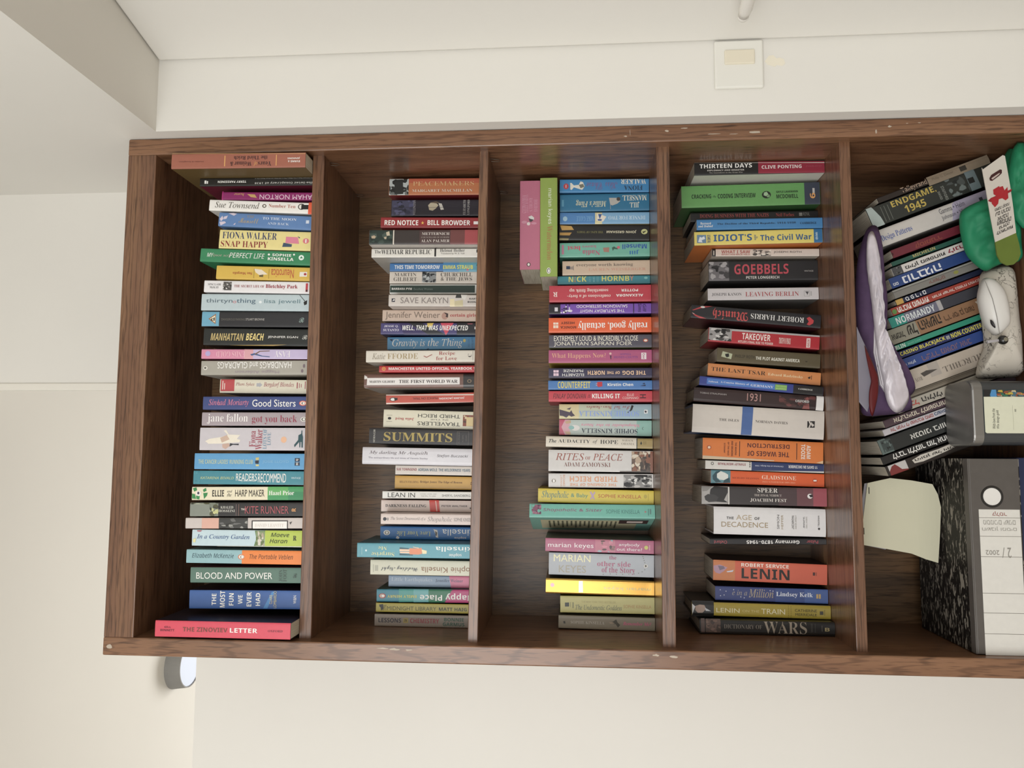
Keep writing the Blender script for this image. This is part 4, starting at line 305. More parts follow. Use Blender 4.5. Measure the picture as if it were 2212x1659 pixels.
['4',[.8666,.13518,.68368],.04331,.26355,.1287,-.0096,0,'P','619a54','3a6034','thick green paperback lettered Cracking the Coding Interview',[['G','39404e',[[.02191,.02923],[.02191,.00026],[-.02191,.00026],[-.02171,.02923]]],['T','CRACKING',[.00396,.24407,-.0042,.20647],'1c2a1c','b',0],['T','the',[.00149,.20373,-.00295,.19655],'1c2a1c','I',0],['T','CODING INTERVIEW',[.00381,.19382,-.00506,.12169],'1c2a1c','b',0],['E','232820',[.00685,.10973,-.00769,.09264]],['G','9ab890',[[.00403,.10563],[.00566,.1005],[.00017,.09708],[-.00326,.10221],[-.00133,.10648]]],['G','7a9a70',[[-.00329,.10135],[.00012,.09537],[-.0044,.09452],[-.00606,.09879]]],['T','GAYLE LAAKMANN',[.00669,.08238,.00258,.0417],'1c2a1c','b',0],['T','MCDOWELL',[-.0005,.08238,-.00855,.04136],'1c2a1c','b',0],['G','b8b4b0',[[.01014,.01402],[.01001,.00991],[-.00292,.00991],[-.00279,.01402]]],['T','6',[.00065,.01914,-.01017,.00923],'e0a058','b',90]],0],
['4',[.8283,.15127,.68347],.0182,.24424,.1126,0,0,'P','1e1c1b','141312','thin black paperback lettered Doing Business With in red',[['T','DOING BUSINESS WITH THE NAZIS',[.00555,.22663,-.0021,.09403],'a04440','S',0],['T','Neil Forbes',[.00493,.08022,-.0019,.04569],'a04440','S',0],['G','8a8680',[[.0052,.03602],[.00509,.02981],[-.00147,.02981],[-.00133,.03602]]],['T','ROYAL',[.0056,.02808,-.00113,.01599],'8a8680','s',0]],0],
['4',[.80542,.12642,.68347],.02023,.23677,.13746,0,0,'P','3f7fb4','2c5c84','blue paperback lettered The Decline of the Third Republic',[['T','Bernard',[.00472,.22984,.00019,.20955],'dcdcd8','S',0],['T','and Dubief',[-.00072,.2339,-.00542,.20582],'dcdcd8','S',0],['T','The Decline of the Third Republic, 1914-1938',[.00275,.19804,-.00161,.04989],'1c2430','S',0],['T','CAMBRIDGE',[.00185,.04177,-.00238,.01133],'1c2430','S',0]],0],
['4',[.78092,.12841,.68359],.02638,.24143,.13547,-.00905,0,'P','dcc860','d0742c','yellow paperback lettered Civil War in blue with a blue end',[['G','2f6c9c',[[.01344,.01623],[.01342,.00024],[-.01344,.00024],[-.01344,.01623]]],['G','6a86a0',[[.00716,.23635],[.00671,.21877],[-.00948,.21877],[-.00901,.23635]]],['G','d8dce0',[[-.00695,.23432],[.0035,.23094],[.00166,.22756],[.00416,.22249],[-.00116,.2208],[-.00362,.22756],[-.00806,.22587]]],['T','IDIOT’S',[.00656,.20491,-.00669,.13221],'305a8a','b',0],['T','The Civil War',[.00436,.11665,-.00729,.02063],'305a8a','b',0],['T','GUIDE',[.00462,.12781,-.00591,.12477],'305a8a','b',90],['T','TO',[.00099,.12409,-.00283,.12139],'305a8a','b',90],['T','alpha books',[.00652,.0142,-.0079,.00778],'c8dce4','b',90],['T','THE COMPLETE',[.0065,.21674,-.00918,.21066],'305a8a','b',90]],0],
['4',[.75427,.15129,.68356],.01443,.20448,.11258,.01174,0,'P','d2c4b8','c0b4a4','thin cream paperback lettered What I Saw with an ink sketch',[['G','241f1e',[[.00746,.20427],[.00743,.19712],[-.00746,.19712],[-.00746,.20427]]],['G','d8d0c4',[[.00385,.20157],[.00385,.19986],[-.00514,.19986],[-.00514,.20157]]],['T','WHAT I SAW',[.00446,.18618,-.00178,.13113],'a85048','b',0],['T','REPORTS FROM BERLIN 1920-33',[-.00271,.18584,-.00536,.13147],'a85048','b',0],['X',[.0068,.12634,-.00731,.0913],'c8bcb0',['4a4440','8a8078','5a5450','e0d8cc'],24,71],['T','JOSEPH ROTH',[.00227,.08634,-.00216,.03368],'5a5450','s',0]],0],
['4',[.72237,.16287,.68347],.03907,.20943,.101,0,0,'P','252324','3a3838','thick black paperback with a face photo and large red capitals',[['X',[.01881,.20882,-.01931,.16061],'6a6668',['2c2a2c','8a8688','a09c9c','3c3a3c','1c1a1c'],26,74],['G','252324',[[.01961,.1701],[.01955,.15543],[-.01972,.15543],[-.01959,.1701]]],['T','GOEBBELS',[.01289,.15992,-.00723,.05605],'b84450','b',0],['T','PETER LONGERICH',[-.01103,.13749,-.01636,.074],'ccc8c2','b',0],['T','VINTAGE',[-.0007,.02638,-.00348,.00912],'b8b4ae','s',0]],0],
['4',[.6762,.16287,.68347],.02341,.21182,.101,0,0,'P','c8c2c2','6a6864','pale grey paperback lettered Leaving Berlin in thin red capitals',[['T','JOSEPH KANON',[.0025,.20425,-.00391,.14677],'5a5456','L',0],['T','LEAVING BERLIN',[.00387,.13954,-.00505,.03767],'a8484c','L',0],['G','9a9694',[[.0052,.02769],[.00512,.01702],[-.00587,.01702],[-.0058,.02769]]],['G','c8c2c2',[[.00449,.027],[.00442,.01771],[-.00515,.01771],[-.00509,.027]]],['G','4a4648',[[.00341,.02562],[.00336,.01874],[-.00336,.02132],[.0002,.02304]]],['G','a8a4a2',[[.00405,.0153],[.00403,.01323],[-.00483,.01323],[-.00482,.0153]]]],0],
['4',[.61813,.15127,.68469],.02558,.24602,.1126,.09404,0,'P','232124','4a2024','black paperback with red blackletter title upside down, leaning',[['T','Munich',[.01021,.20465,-.01137,.13729],'c04846','F',180],['T','ROBERT HARRIS',[.00507,.13216,-.00526,.03163],'dcd8d4','L',180],['G','b83c40',[[.00239,.24414],[.0114,.22619],[.01304,.20567],[.0109,.21251],[.00707,.2279],[.00154,.24243]]],['E','d8cfc8',[.01171,.22875,.0077,.2202]],['G','b83c40',[[-.00266,.24499],[-.00756,.23303],[-.01213,.21593],[-.01269,.2279],[-.00879,.23816]]],['G','d8cfc8',[[-.00259,.24414],[-.00545,.23816],[-.00489,.24157]]],['G','c03c40',[[.0044,.02702],[.00764,.02189],[.00102,.01334],[-.00462,.01419],[-.00928,.02103],[-.0075,.02616],[-.00164,.0224]]]],0],
['4',[.57927,.16287,.68465],.02751,.21159,.101,.08467,0,'P','b0242e','8c2028','red paperback lettered Takeover with a black and white photo',[['G','b4b0ae',[[.01401,.21107],[.01401,.167],[.01401,.0002],[.01064,.0002],[.00988,.167],[.01251,.21107]]],['X',[.01289,.21073,-.01099,.167],'9a9694',['2a2826','c8c4c0','4a4644','1c1a1a'],24,80],['T','TAKEOVER',[.0077,.14728,-.00501,.09309],'ecdcd4','b',0],['T','HITLER’S FINAL RISE TO POWER',[-.00724,.15414,-.01188,.0876],'e4c8c0','b',0],['T','TIMOTHY W. RYBACK',[.00381,.07697,-.00789,.05468],'e4c8c0','b',0],['G','e8d8d0',[[.00627,.02484],[.00698,.01764],[-.0113,.01764],[-.0118,.02484]]],['T','HEADLINE',[.00481,.02347,-.01014,.01901],'b0242e','b',90]],0],
['4',[.54295,.16287,.68447],.02711,.19551,.101,.07289,0,'P','5a4f36','484028','olive brown paperback with a small postage stamp',[['G','b0b494',[[.00723,.18525],[.00309,.16646],[-.00747,.16851],[-.00343,.18765]]],['G','1c1c18',[[.00213,.18047],[.00371,.17329],[-.0027,.17227],[-.00448,.17705],[-.00178,.17962]]],['T','PHILIP ROTH',[.00235,.16133,-.00363,.12409],'3a3222','b',0],['T','THE PLOT AGAINST AMERICA',[.00114,.12169,-.0051,.03866],'e0dccc','b',0],['G','2a2418',[[-.0016,.02841],[-.00192,.02294],[-.00387,.0267]]]],0],
['4',[.50818,.16287,.68464],.02435,.21423,.101,.09454,0,'P','cf8448','a86838','orange paperback lettered The Last Tsar, leaning, fourth shelf',[['T','THE LAST TSAR',[.00541,.2074,-.0023,.10418],'3c2a1c','L',0],['T','Edvard Radzinsky',[.00337,.0994,-.00286,.03344],'ecdcb0','L',0],['G','3a281c',[[.00144,.02455],[.00366,.01943],[-.00076,.01994],[-.00152,.0225]]],['G','3a281c',[[.00554,.01806],[.00563,.01703],[-.00242,.01703],[-.00251,.01806]]]],0],
['4',[.48379,.15127,.6843],.01724,.23274,.1126,.09385,0,'P','34428c','2c3674','thin blue paperback with a light blue panel and black end',[['G','4a78c0',[[.00597,.21851],[.00566,.09005],[-.005,.09005],[-.00544,.21885]]],['G','7cac50',[[.00552,.08971],[.00539,.06768],[-.00466,.06802],[-.005,.09005]]],['G','221f1e',[[.00772,.05581],[.00889,.00022],[-.00889,.00022],[-.00889,.05581]]],['T','Fulbrook',[.00112,.21546,-.00185,.19715],'dcdce4','S',0],['T','A Concise History of',[.00215,.19275,-.00202,.13886],'dcdce4','S',0],['T','GERMANY',[.00176,.1358,-.00261,.0931],'dcdce4','S',0],['T','SECOND',[.00297,.08768,.0016,.06903],'d0e0b0','s',0],['T','EDITION',[-.00143,.08801,-.00313,.06937],'d0e0b0','s',0],['T','CAMBRIDGE',[.00219,.04666,-.00073,.01989],'dcd8d0','S',0]],0],
['4',[.46053,.15127,.68454],.02738,.24358,.1126,.07648,0,'H','33201f','3c2826','dark maroon hardback lettered 1931, fourth shelf',[['T','TOBIAS STRAUMANN',[.00493,.23242,.00185,.18202],'b0a8a4','s',0],['T','1931',[.00909,.14313,-.00546,.11742],'b88a84','s',0],['X',[.01266,.08326,-.01073,.01562],'33201f',['5a3230','6a3a38','4a2c2a','2a1a1a'],18,86],['G','8a4c48',[[-.01296,.03929],[.00946,.03253],[.00981,.02915],[-.01307,.02577]]],['T','OXFORD',[.00365,.05282,-.00127,.02746],'e0dcd8','S',0],['G','e4e0dc',[[.01354,.01359],[.01363,.00023],[-.01403,.00023],[-.01373,.01427]]]],0],
['4',[.41882,.15127,.68507],.05414,.24606,.1126,.05838,0,'H','cfc6bc','3f6090','very thick cream hardback with a blue band, fourth shelf',[['G','46649c',[[.02739,.15237],[.02739,.13215],[-.02656,.13401],[-.0268,.15389]]],['T','THE ISLES',[.00209,.19568,-.00262,.15894],'4c423c','L',0],['T','NORMAN DAVIES',[.0027,.1276,-.00228,.06761],'4c423c','L',0],['G','2a2624',[[.00632,.03122],[.00712,.0174],[-.00538,.0174],[-.0062,.03122]]],['G','cfc6bc',[[.00645,.02903],[.00659,.0265],[.00184,.02397],[-.00592,.0265],[-.00607,.02903],[.00084,.0265]]],['G','cfc6bc',[[.00572,.02397],[.00199,.02144],[-.00035,.01807],[-.00393,.02144],[-.0007,.02397]]]],0],
['4',[.36654,.16287,.68425],.04044,.2263,.101,.03823,0,'P','d8762a','b09878','worn orange paperback with two black rules and upside-down title',[['T','DESTRUCTION',[.0133,.14198,.00528,.0629],'5a2424','b',180],['T','THE WAGES OF',[-.00124,.14232,-.01065,.06358],'5a2424','b',180],['G','3a1c18',[[.01611,.15719],[.01618,.15584],[-.01296,.15584],[-.01302,.15719]]],['G','3a1c18',[[.01671,.05006],[.01678,.04871],[-.01446,.04871],[-.01451,.05006]]],['T','ADAM',[.0136,.03113,-.0117,.0237],'ece0d4','b',-90],['T','TOOZE',[.01523,.04127,-.01316,.03384],'ece0d4','b',-90],['T','THE MAKING',[.01371,.1653,-.01082,.16192],'6a3018','b',-90],['T','AND BREAKING',[.0159,.17239,-.01309,.16868],'6a3018','b',-90],['T','OF THE NAZI',[.0139,.17915,-.01203,.17611],'6a3018','b',-90],['T','ECONOMY',[.01139,.18625,-.00761,.18355],'6a3018','b',-90],['E','a84c28',[.00596,.21835,-.00165,.20991]],['E','e8c8a8',[.00471,.21666,-.00039,.2116]],['G','c8b090',[[-.0139,.22607],[-.01582,.15043],[-.01745,.09129],[-.01919,.09129],[-.02047,.22607]]],['G','d8b488',[[-.01901,.01356],[-.01417,.00022],[-.02047,.00022]]]],0],
['4',[.33715,.16287,.68372],.01646,.22218,.101,.0297,0,'P','d4cfc8','c4c0b8','thin white and navy paperback lettered 11 Days in December',[['G','2c3864',[[.00848,.13518],[.00848,.00022],[-.00696,.00022],[-.00848,.13518]]],['T','STANLEY WEINTRAUB',[.0047,.19841,.00032,.14614],'8c3038','b',180],['T','11 DAYS IN DECEMBER',[.00445,.06622,-.00105,.01227],'e4e0dc','b',180],['T','Christmas at the Bulge, 1944',[.00333,.1286,-.00025,.07566],'b8bccc','b',180],['E','6a6660',[.00566,.21189,-.00047,.20616]],['E','d4cfc8',[.0043,.21055,.00089,.20751]],['T','•••',[.00746,.13939,-.00246,.13703],'3a3632','s',90],['G','d0ccc4',[[-.00848,.13467],[-.00532,.00022],[-.00832,.00022],[-.00848,.13467]]]],0],
['4',[.31445,.16287,.68385],.02461,.2124,.101,.03041,0,'P','d8591f','a8431a','bright orange paperback with a teal portrait photo at its top',[['G','5c8a94',[[.01256,.2122],[.01256,.17504],[-.01096,.17504],[-.01256,.2122]]],['G','d6d8d0',[[.00756,.20399],[.01108,.19389],[.00822,.18548],[.00494,.17959],[-.00206,.17959],[-.00586,.18716],[-.00533,.19557],[-.00113,.20062]]],['G','2c4a54',[[.00207,.20904],[.01026,.20231],[.01185,.19221],[.00592,.20062],[-.00289,.20062],[-.00958,.19221],[-.01089,.20231],[-.00496,.2082]]],['G','2c4a54',[[-.00586,.18716],[-.00021,.17706],[-.01063,.17538],[-.01119,.18884]]],['T','RICHARD SHANNON',[.00069,.17168,-.00223,.12119],'8a3614','L',0],['T','GLADSTONE',[.0063,.11614,-.00132,.05252],'f0d4bc','L',0],['T','PEEL’S INHERITOR 1809-1865',[-.00467,.11513,-.00748,.05421],'eca884','L',0],['E','b03c14',[.00281,.02189,-.00415,.0128]],['G','ece0d4',[[.00088,.02021],[.00109,.01449],[-.00189,.01449],[-.0021,.02021]]]],0],
['4',[.28331,.15127,.68366],.0333,.23235,.1126,.01149,0,'P','3a3434','c8c0b8','dark grey to red paperback with a portrait photo and white rule',[['G','a8a4a0',[[.0169,.23213],[.0169,.18281],[-.01564,.18281],[-.01673,.23213]]],['G','2c2a2a',[[.0169,.20866],[.01665,.18331],[.0056,.18331],[-.00815,.19031],[-.01309,.18281],[-.01187,.20533],[.00322,.217],[.01177,.21533]]],['G','3c3a3a',[[-.00211,.22701],[.00229,.22034],[.00168,.20866],[-.00325,.20032],[-.01187,.20533],[-.01302,.21867],[-.0089,.22534]]],['G','8a8682',[[.01657,.23202],[.0169,.212],[.00823,.22201],[.00721,.23035]]],['G','e0dcd4',[[.01667,.18231],[.0167,.1803],[-.01643,.1803],[-.01647,.18231]]],['G','4c3a3c',[[.01591,.08856],[.01654,.05519],[-.0169,.05519],[-.0169,.08856]]],['G','6c4448',[[.01654,.05519],[.0169,.02517],[-.0169,.02517],[-.0169,.05519]]],['G','9c4a54',[[.01677,.02517],[.0169,.00022],[-.0169,.00022],[-.0169,.02517]]],['T','SPEER',[.01547,.12792,.00712,.09056],'e4dcd4','L',0],['T','THE FINAL VERDICT',[.00387,.13393,-.00016,.08355],'c8bcb4','L',0],['T','JOACHIM FEST',[-.00405,.1416,-.01078,.07421],'e4dcd4','L',0],['E','e4e0dc',[.0065,.03601,-.00269,.0265]],['G','241c1c',[[.00387,.03351],[.00533,.02767],[.00119,.02517],[-.00059,.03017],[.00189,.03184]]]],0],
['4',[.23473,.16287,.68389],.05168,.20821,.101,.01613,0,'H','dedbda','d0cccc','very thick white hardback lettered The Age of Decadence',[['T','THE',[.00757,.18427,.00272,.17088],'3c3836','b',0],['T','AGE',[.01145,.1662,.00192,.13708],'b4a080','s',0],['T','OF',[.00784,.13206,.00265,.12235],'3c3836','b',0],['T','DECADENCE',[-.0021,.19398,-.01172,.10696],'a08a64','s',0],['T','SIMON',[.01322,.09022,-.01319,.08587],'5a5450','s',90],['T','HEFFER',[.01338,.08286,-.01329,.07884],'a08a64','s',90],['T','‘MAGNIFICENT’',[.01314,.06311,-.01298,.05909],'4a4644','s',-90],['T','LITERARY REVIEW',[.01294,.05742,-.01248,.05407],'a8a49c','s',-90],['T','‘SUPERB’',[.01129,.04202,-.01036,.03934],'4a4644','s',-90],['T','SUNDAY TIMES',[.01107,.03734,-.01054,.03432],'a8a49c','s',-90],['T','WINDMILL',[.01417,.01491,-.00691,.0119],'4a4644','s',-90],['E','3a3634',[-.00862,.01491,-.01307,.01089]],['G','2a2826',[[-.02609,.2067],[-.02609,.18862],[-.02609,.18779],[-.02609,.20536]]]],0],
['4',[.20017,.16287,.68353],.01085,.21646,.101,-.01082,0,'P','232022','1c1a1b','thin black paperback lettered Germany 1870-1945 upside down',[['T','Germany 1870–1945',[.00447,.1478,-.00423,.04981],'e8e4e0','b',180],['T','Oxford',[.0019,.20824,-.00404,.18428],'b85058','s',180],['T','Pulzer',[.00253,.03658,-.00331,.01548],'b85058','s',180]],0],
['4',[.13844,.16287,.68403],.03733,.21069,.101,.0299,0,'P','cd5f45','34181c','red-orange paperback with a huge black five-letter title, fourth shelf',[['G','c87a4a',[[.01892,.21049],[.01892,.16993],[-.01869,.16993],[-.01892,.21049]]],['T','ROBERT SERVICE',[.01538,.15853,.00872,.0706],'f0e0d4','b',0],['T','LENIN',[.00575,.15782,-.01303,.06917],'26201e','b',0],['G','b08a9c',[[.00792,.21034],[.01061,.19841],[.00558,.18417],[-.00186,.19129],[-.00663,.19841],[-.00518,.20553],[-.0009,.20909]]],['G','7a6a7c',[[.00831,.20197],[.00792,.19129],[.0036,.18862],[-.00041,.19841]]],['G','c8c8d4',[[-.00162,.18595],[.00167,.1726],[-.00198,.17438],[-.00332,.18417]]],['G','4a2420',[[.00363,.02645],[.00383,.02218],[-.00211,.02218],[-.00231,.02645]]],['G','8a4434',[[.00389,.02075],[.00396,.01933],[-.00252,.01933],[-.00258,.02075]]]],0],
['4',[.09836,.16287,.68368],.02566,.208,.101,.01578,0,'P','3c4880','2a2440','dark blue starry paperback with gold script lettering',[['G','4a64a0',[[.01293,.04334],[.01308,.00021],[-.01308,.00021],[-.01308,.04334]]],['G','40548e',[[.01275,.09657],[.01308,.04298],[-.01308,.04298],[-.01308,.09657]]],['T','e in a',[.00723,.17642,-.00274,.14874],'a8a098','I',0],['T','Million',[.01009,.14625,-.00571,.10012],'b4a488','I',0],['T','Lindsey Kelk',[.00624,.09515,-.004,.02808],'e4e8f0','S',0],['E','d8d8e0',[.00728,.19949,.00541,.19771]],['E','d8d8e0',[.00833,.17465,.00646,.17287]],['E','d8d8e0',[-.0021,.19239,-.00396,.19062]],['E','d8d8e0',[-.00458,.16134,-.00645,.15956]],['E','d8d8e0',[-.00402,.14448,-.0059,.14271]],['E','d8d8e0',[.0088,.10722,.0069,.10544]],['E','d8d8e0',[.00503,.18884,.00316,.18707]],['E','d8d8e0',[.0081,.10189,.0062,.10012]],['E','d8d8e0',[-.00372,.19913,-.00558,.19736]],['E','d8d8e0',[-.00613,.15513,-.00801,.15335]],['G','c8a868',[[.00415,.02169],[.00428,.01814],[-.00369,.01814],[-.00381,.02169]]],['G','c8a868',[[.00432,.01708],[.00445,.01353],[-.00389,.01353],[-.00401,.01708]]]],0],
['4',[.07139,.15127,.68364],.02448,.25403,.1126,.01164,0,'H','b09a2c','2a2822','mustard hardback lettered on the Train with a black portrait end',[['G','1f1d1c',[[.01469,.25377],[.01469,.21335],[-.01426,.21335],[-.01469,.25377]]],['G','b09484',[[.00486,.24769],[.00783,.23976],[.0072,.23096],[.00006,.22744],[-.00707,.23448],[-.00738,.24328],[-.00243,.24769]]],['G','d8d8d8',[[.00923,.2535],[.00395,.24769],[-.00714,.25209],[-.01173,.25297]]],['G','c8ccd0',[[.00269,.23008],[-.00362,.21863],[-.00359,.22832]]],['T','LENIN',[.00282,.20877,-.0051,.16616],'ece4bc','s',0],['T','ON THE',[.00079,.16088,-.00353,.13024],'dccc84','s',0],['T','TRAIN',[.00398,.12636,-.00548,.08305],'ece4bc','s',0],['T','CATHERINE',[.00515,.06509,.00021,.02529],'3c3418','s',0],['T','MERRIDALE',[-.00239,.06438,-.00703,.02564],'3c3418','s',0],['G','3c3420',[[.00225,.02001],[.00244,.01367],[-.00387,.01367],[-.00407,.02001]]],['G','6a5c24',[[.00505,.01173],[.00508,.01085],[-.00514,.01085],[-.00517,.01173]]],['G','6a5c24',[[.01349,.07706],[.01351,.07636],[.01143,.07636],[.01141,.07706]]],['G','6a5c24',[[.01362,.07248],[.01364,.07178],[.01156,.07178],[.01154,.07248]]],['G','6a5c24',[[.00967,.07706],[.00969,.07636],[.00761,.07636],[.00759,.07706]]],['G','6a5c24',[[.0098,.07248],[.00983,.07178],[.00775,.07178],[.00773,.07248]]],['G','6a5c24',[[.00586,.07706],[.00588,.07636],[.0038,.07636],[.00377,.07706]]],['G','6a5c24',[[.00599,.07248],[.00601,.07178],[.00394,.07178],[.00391,.07248]]],['G','6a5c24',[[.00204,.07706],[.00206,.07636],[-.00002,.07636],[-.00004,.07706]]],['G','6a5c24',[[.00218,.07248],[.0022,.07178],[.00013,.07178],[.0001,.07248]]],['G','6a5c24',[[-.00178,.07706],[-.00175,.07636],[-.00383,.07636],[-.00386,.07706]]],['G','6a5c24',[[-.00163,.07248],[-.00161,.07178],[-.00369,.07178],[-.00371,.07248]]],['G','6a5c24',[[-.00559,.07706],[-.00557,.07636],[-.00765,.07636],[-.00767,.07706]]],['G','6a5c24',[[-.00544,.07248],[-.00542,.07178],[-.0075,.07178],[-.00752,.07248]]],['G','6a5c24',[[-.00941,.07706],[-.00938,.07636],[-.01147,.07636],[-.01149,.07706]]],['G','6a5c24',[[-.00925,.07248],[-.00923,.07178],[-.01131,.07178],[-.01133,.07248]]]],0],
['4',[.04558,.13086,.68347],.02533,.2434,.13301,0,0,'H','1f1c19','1a1816','black hardback lettered Dictionary of Wars, left end of fourth shelf',[['G','64504a',[[.01489,.24098],[.01503,.23407],[-.00993,.23407],[-.01012,.24098]]],['X',[.01447,.23235,-.00953,.20523],'6a544a',['4a3a34','84685c','584840'],20,95],['T','DICTIONARY OF',[.0058,.19935,-.00197,.1306],'8a8074','L',0],['T','WARS',[.01218,.12749,-.00925,.05044],'a89a88','L',0],['G','3a3632',[[.00979,.04319],[.00987,.03973],[-.00533,.03973],[-.00541,.04319]]],['G','3a3632',[[.00994,.03628],[.00997,.03455],[-.00604,.03455],[-.00608,.03628]]],['G','6a645c',[[.00684,.02384],[.00686,.0228],[-.00373,.0228],[-.00375,.02384]]],['T','B',[.00309,.01831,-.00342,.01002],'b8a878','b',0]],0],
['5',[.91346,.1,.38717],.0105,.21644,.13,-.35779,0,'P','2a211d','241c1a','dark brown leaning paperback with a tan label area, bottom shelf right end',[['T','Talleyrand',[.00717,.17041,-.00597,.12078],'b49a84','s',0],['G','8a7a66',[[.00853,.11871],[.00853,.00021],[-.00853,.00021],[-.00853,.11871]]],['G','3a3630',[[.00597,.05667],[.00597,.04426],[-.00427,.04426],[-.00427,.05667]]],['T','Philip G. Dwyer',[.00341,.11044,-.00256,.06908],'6a5c4c','s',0]],0],
['5',[.89246,.1,.36652],.03747,.25575,.13,-.35779,0,'P','2c2f2b','1c1d1b','dark green black leaning paperback lettered Endgame in yellow',[['T','ENDGAME,',[.01655,.20936,.00315,.12321],'bfa648','b',0],['T','1945',[0,.18948,-.01418,.14972],'bfa648','b',0],['X',[.01773,.10996,-.01773,.06578],'2c2f2b',['4a504e','6a7472','202422'],20,101],['G','6c7c80',[[.01891,.06467],[.01891,.0459],[-.01891,.0459],[-.01891,.06467]]],['G','1c1e1e',[[.00591,.06357],[.00591,.05252],[-.00473,.05252],[-.00473,.06357]]],['T','DAVID',[.00197,.12321,-.01379,.11879],'8a8c84','b',-90],['T','STAFFORD',[.00985,.11437,-.01773,.10885],'8a8c84','b',-90],['G','a8b4b0',[[.0197,.25553],[.0197,.24471],[.00788,.24029],[-.00394,.23587],[-.0197,.23366],[-.0197,.25553]]],['G','5c5f58',[[.01379,.23035],[.01379,.2288],[-.01576,.2288],[-.01576,.23035]]],['G','5c5f58',[[.01379,.22372],[.01379,.22217],[-.01576,.22217],[-.01576,.22372]]],['G','5c5f58',[[.01379,.21709],[.01379,.21555],[-.01576,.21555],[-.01576,.21709]]]],0],
['5',[.84825,.1,.36535],.03221,.23887,.13,-.35779,0,'H','c4beb8','b4aea8','white leaning hardback lettered Design Patterns in blue serif',[['T','Design Patterns',[.00458,.23677,-.00981,.17788],'34509a','L',0],['G','a8a0b8',[[-.01635,.10427],[.01308,.09375],[.01635,.08744],[.01635,.00021],[-.01635,.00021]]],['T','Gamma • Helm',[.01243,.12109,.00262,.07272],'4a4850','s',0],['T','Johnson • Vlissides',[-.00131,.12109,-.01112,.0601],'4a4850','s',0],['G','3a3844',[[.00654,.04538],[.00654,.03907],[0,.03907],[0,.04538]]]],0],
['5',[.81174,.1,.36239],.01531,.21962,.13,-.35779,0,'P','6c2230','4c1a24','dark maroon leaning book with faint brown lettering',[['T','קסומנדר',[.00474,.17551,-.00474,.12405],'8a4434','B',180],['G','3a1018',[[.00237,.21944],[.00237,.21741],[-.00237,.21741],[-.00237,.21944]]]],0],
['5',[.79367,.1,.36116],.00826,.22216,.13,-.35779,0,'P','1f5044','17382f','thin dark green leaning guidebook with small gold lettering',[['T','MICHELIN',[.0035,.18128,-.00219,.13853],'b0a064','b',0],['T','WIEN',[.0035,.08463,-.00263,.06605],'b8c0a8','b',0]],0],
['5',[.77781,.1,.36239],.01527,.21999,.13,-.35779,0,'P','cfc9c4','b4aea8','white leaning paperback with black and dark red lettering and grey corner',[['G','4a4a4c',[[.00788,.2198],[.00788,.20127],[-.00788,.20127],[-.00788,.2198]]],['X',[.00631,.21961,-.00631,.20314],'4a4a4c',['8a8886','2a2a2c'],8,110],['T','מילון משפחות',[.00442,.19566,-.00505,.11894],'2a2626','B',180],['T','לונדון',[.00599,.11332,-.00473,.07216],'8a2438','B',180]],0],
['5',[.75755,.1,.36318],.01979,.22409,.13,-.35779,0,'P','27427a','1f3460','blue leaning paperback with large white outlined lettering',[['T','נורבגיה',[.00507,.20095,-.00852,.12766],'d8d8dc','B',180],['G','1f2436',[[.01014,.06981],[.01014,.00019],[-.01014,.00019],[-.01014,.05824]]],['T','מם',[-.00101,.22023,-.00609,.21059],'d8d8dc','B',180]],0],
['5',[.73523,.1,.36243],.01553,.2197,.13,-.35779,0,'P','7d7a74','9a968e','thin grey leaning book with faint brown lettering',[['G','9a9890',[[.00802,.21951],[.00802,.00019],[.00545,.00019],[.00545,.21951]]],['G','5a5854',[[.00449,.21951],[.00449,.00019],[.00353,.00019],[.00353,.21951]]],['T','ירושלים',[.0016,.15187,-.00561,.12172],'7a5048','B',180],['E','8a8a40',[.0024,.10476,-.00401,.09534]]],0],
['5',[.71924,.1,.36137],.00946,.21711,.13,-.35779,0,'P','1f2742','182036','thin navy leaning book with white lettering and a yellow end',[['G','c09848',[[.00498,.21692],[.00498,.20322],[-.00498,.20322],[-.00498,.21692]]],['T','ס פ ר י ם',[.00399,.19859,-.00349,.15969],'d8d8d8','B',180]],0],
['5',[.70449,.1,.36224],.01442,.22441,.13,-.35779,0,'P','9c3a2e','7c2c24','brick red leaning paperback with white lettering and a green disc',[['E','5a8a40',[.00373,.22403,-.00522,.21568]],['T','תרבות משיחית',[.00448,.21374,-.00522,.15457],'e4dcd4','B',180],['T','תורת ישראל במזרח התיכון כיום',[.00373,.14681,-.00328,.0401],'d8ccc4','B',180]],0],
['5',[.68473,.1,.36298],.01865,.22843,.13,-.35779,0,'P','6a6a7c','5a5a6a','leaning paperback lettered Normandy, teal to grey spine',[['G','1f8a7c',[[.00957,.22824],[.00957,.19857],[-.00957,.19857],[-.00957,.22824]]],['G','a8a4a4',[[.00957,.13686],[.00957,.12889],[-.00957,.12889],[-.00957,.13686]]],['G','3c3c44',[[.00957,.12889],[.00957,.04926],[-.00957,.04926],[-.00957,.12889]]],['G','2a7c70',[[.00957,.04528],[.00957,.0002],[-.00957,.0002],[-.00957,.04528]]],['T','NORMANDY',[.00574,.21649,-.0067,.14283],'d0d4d4','b',0]],0],
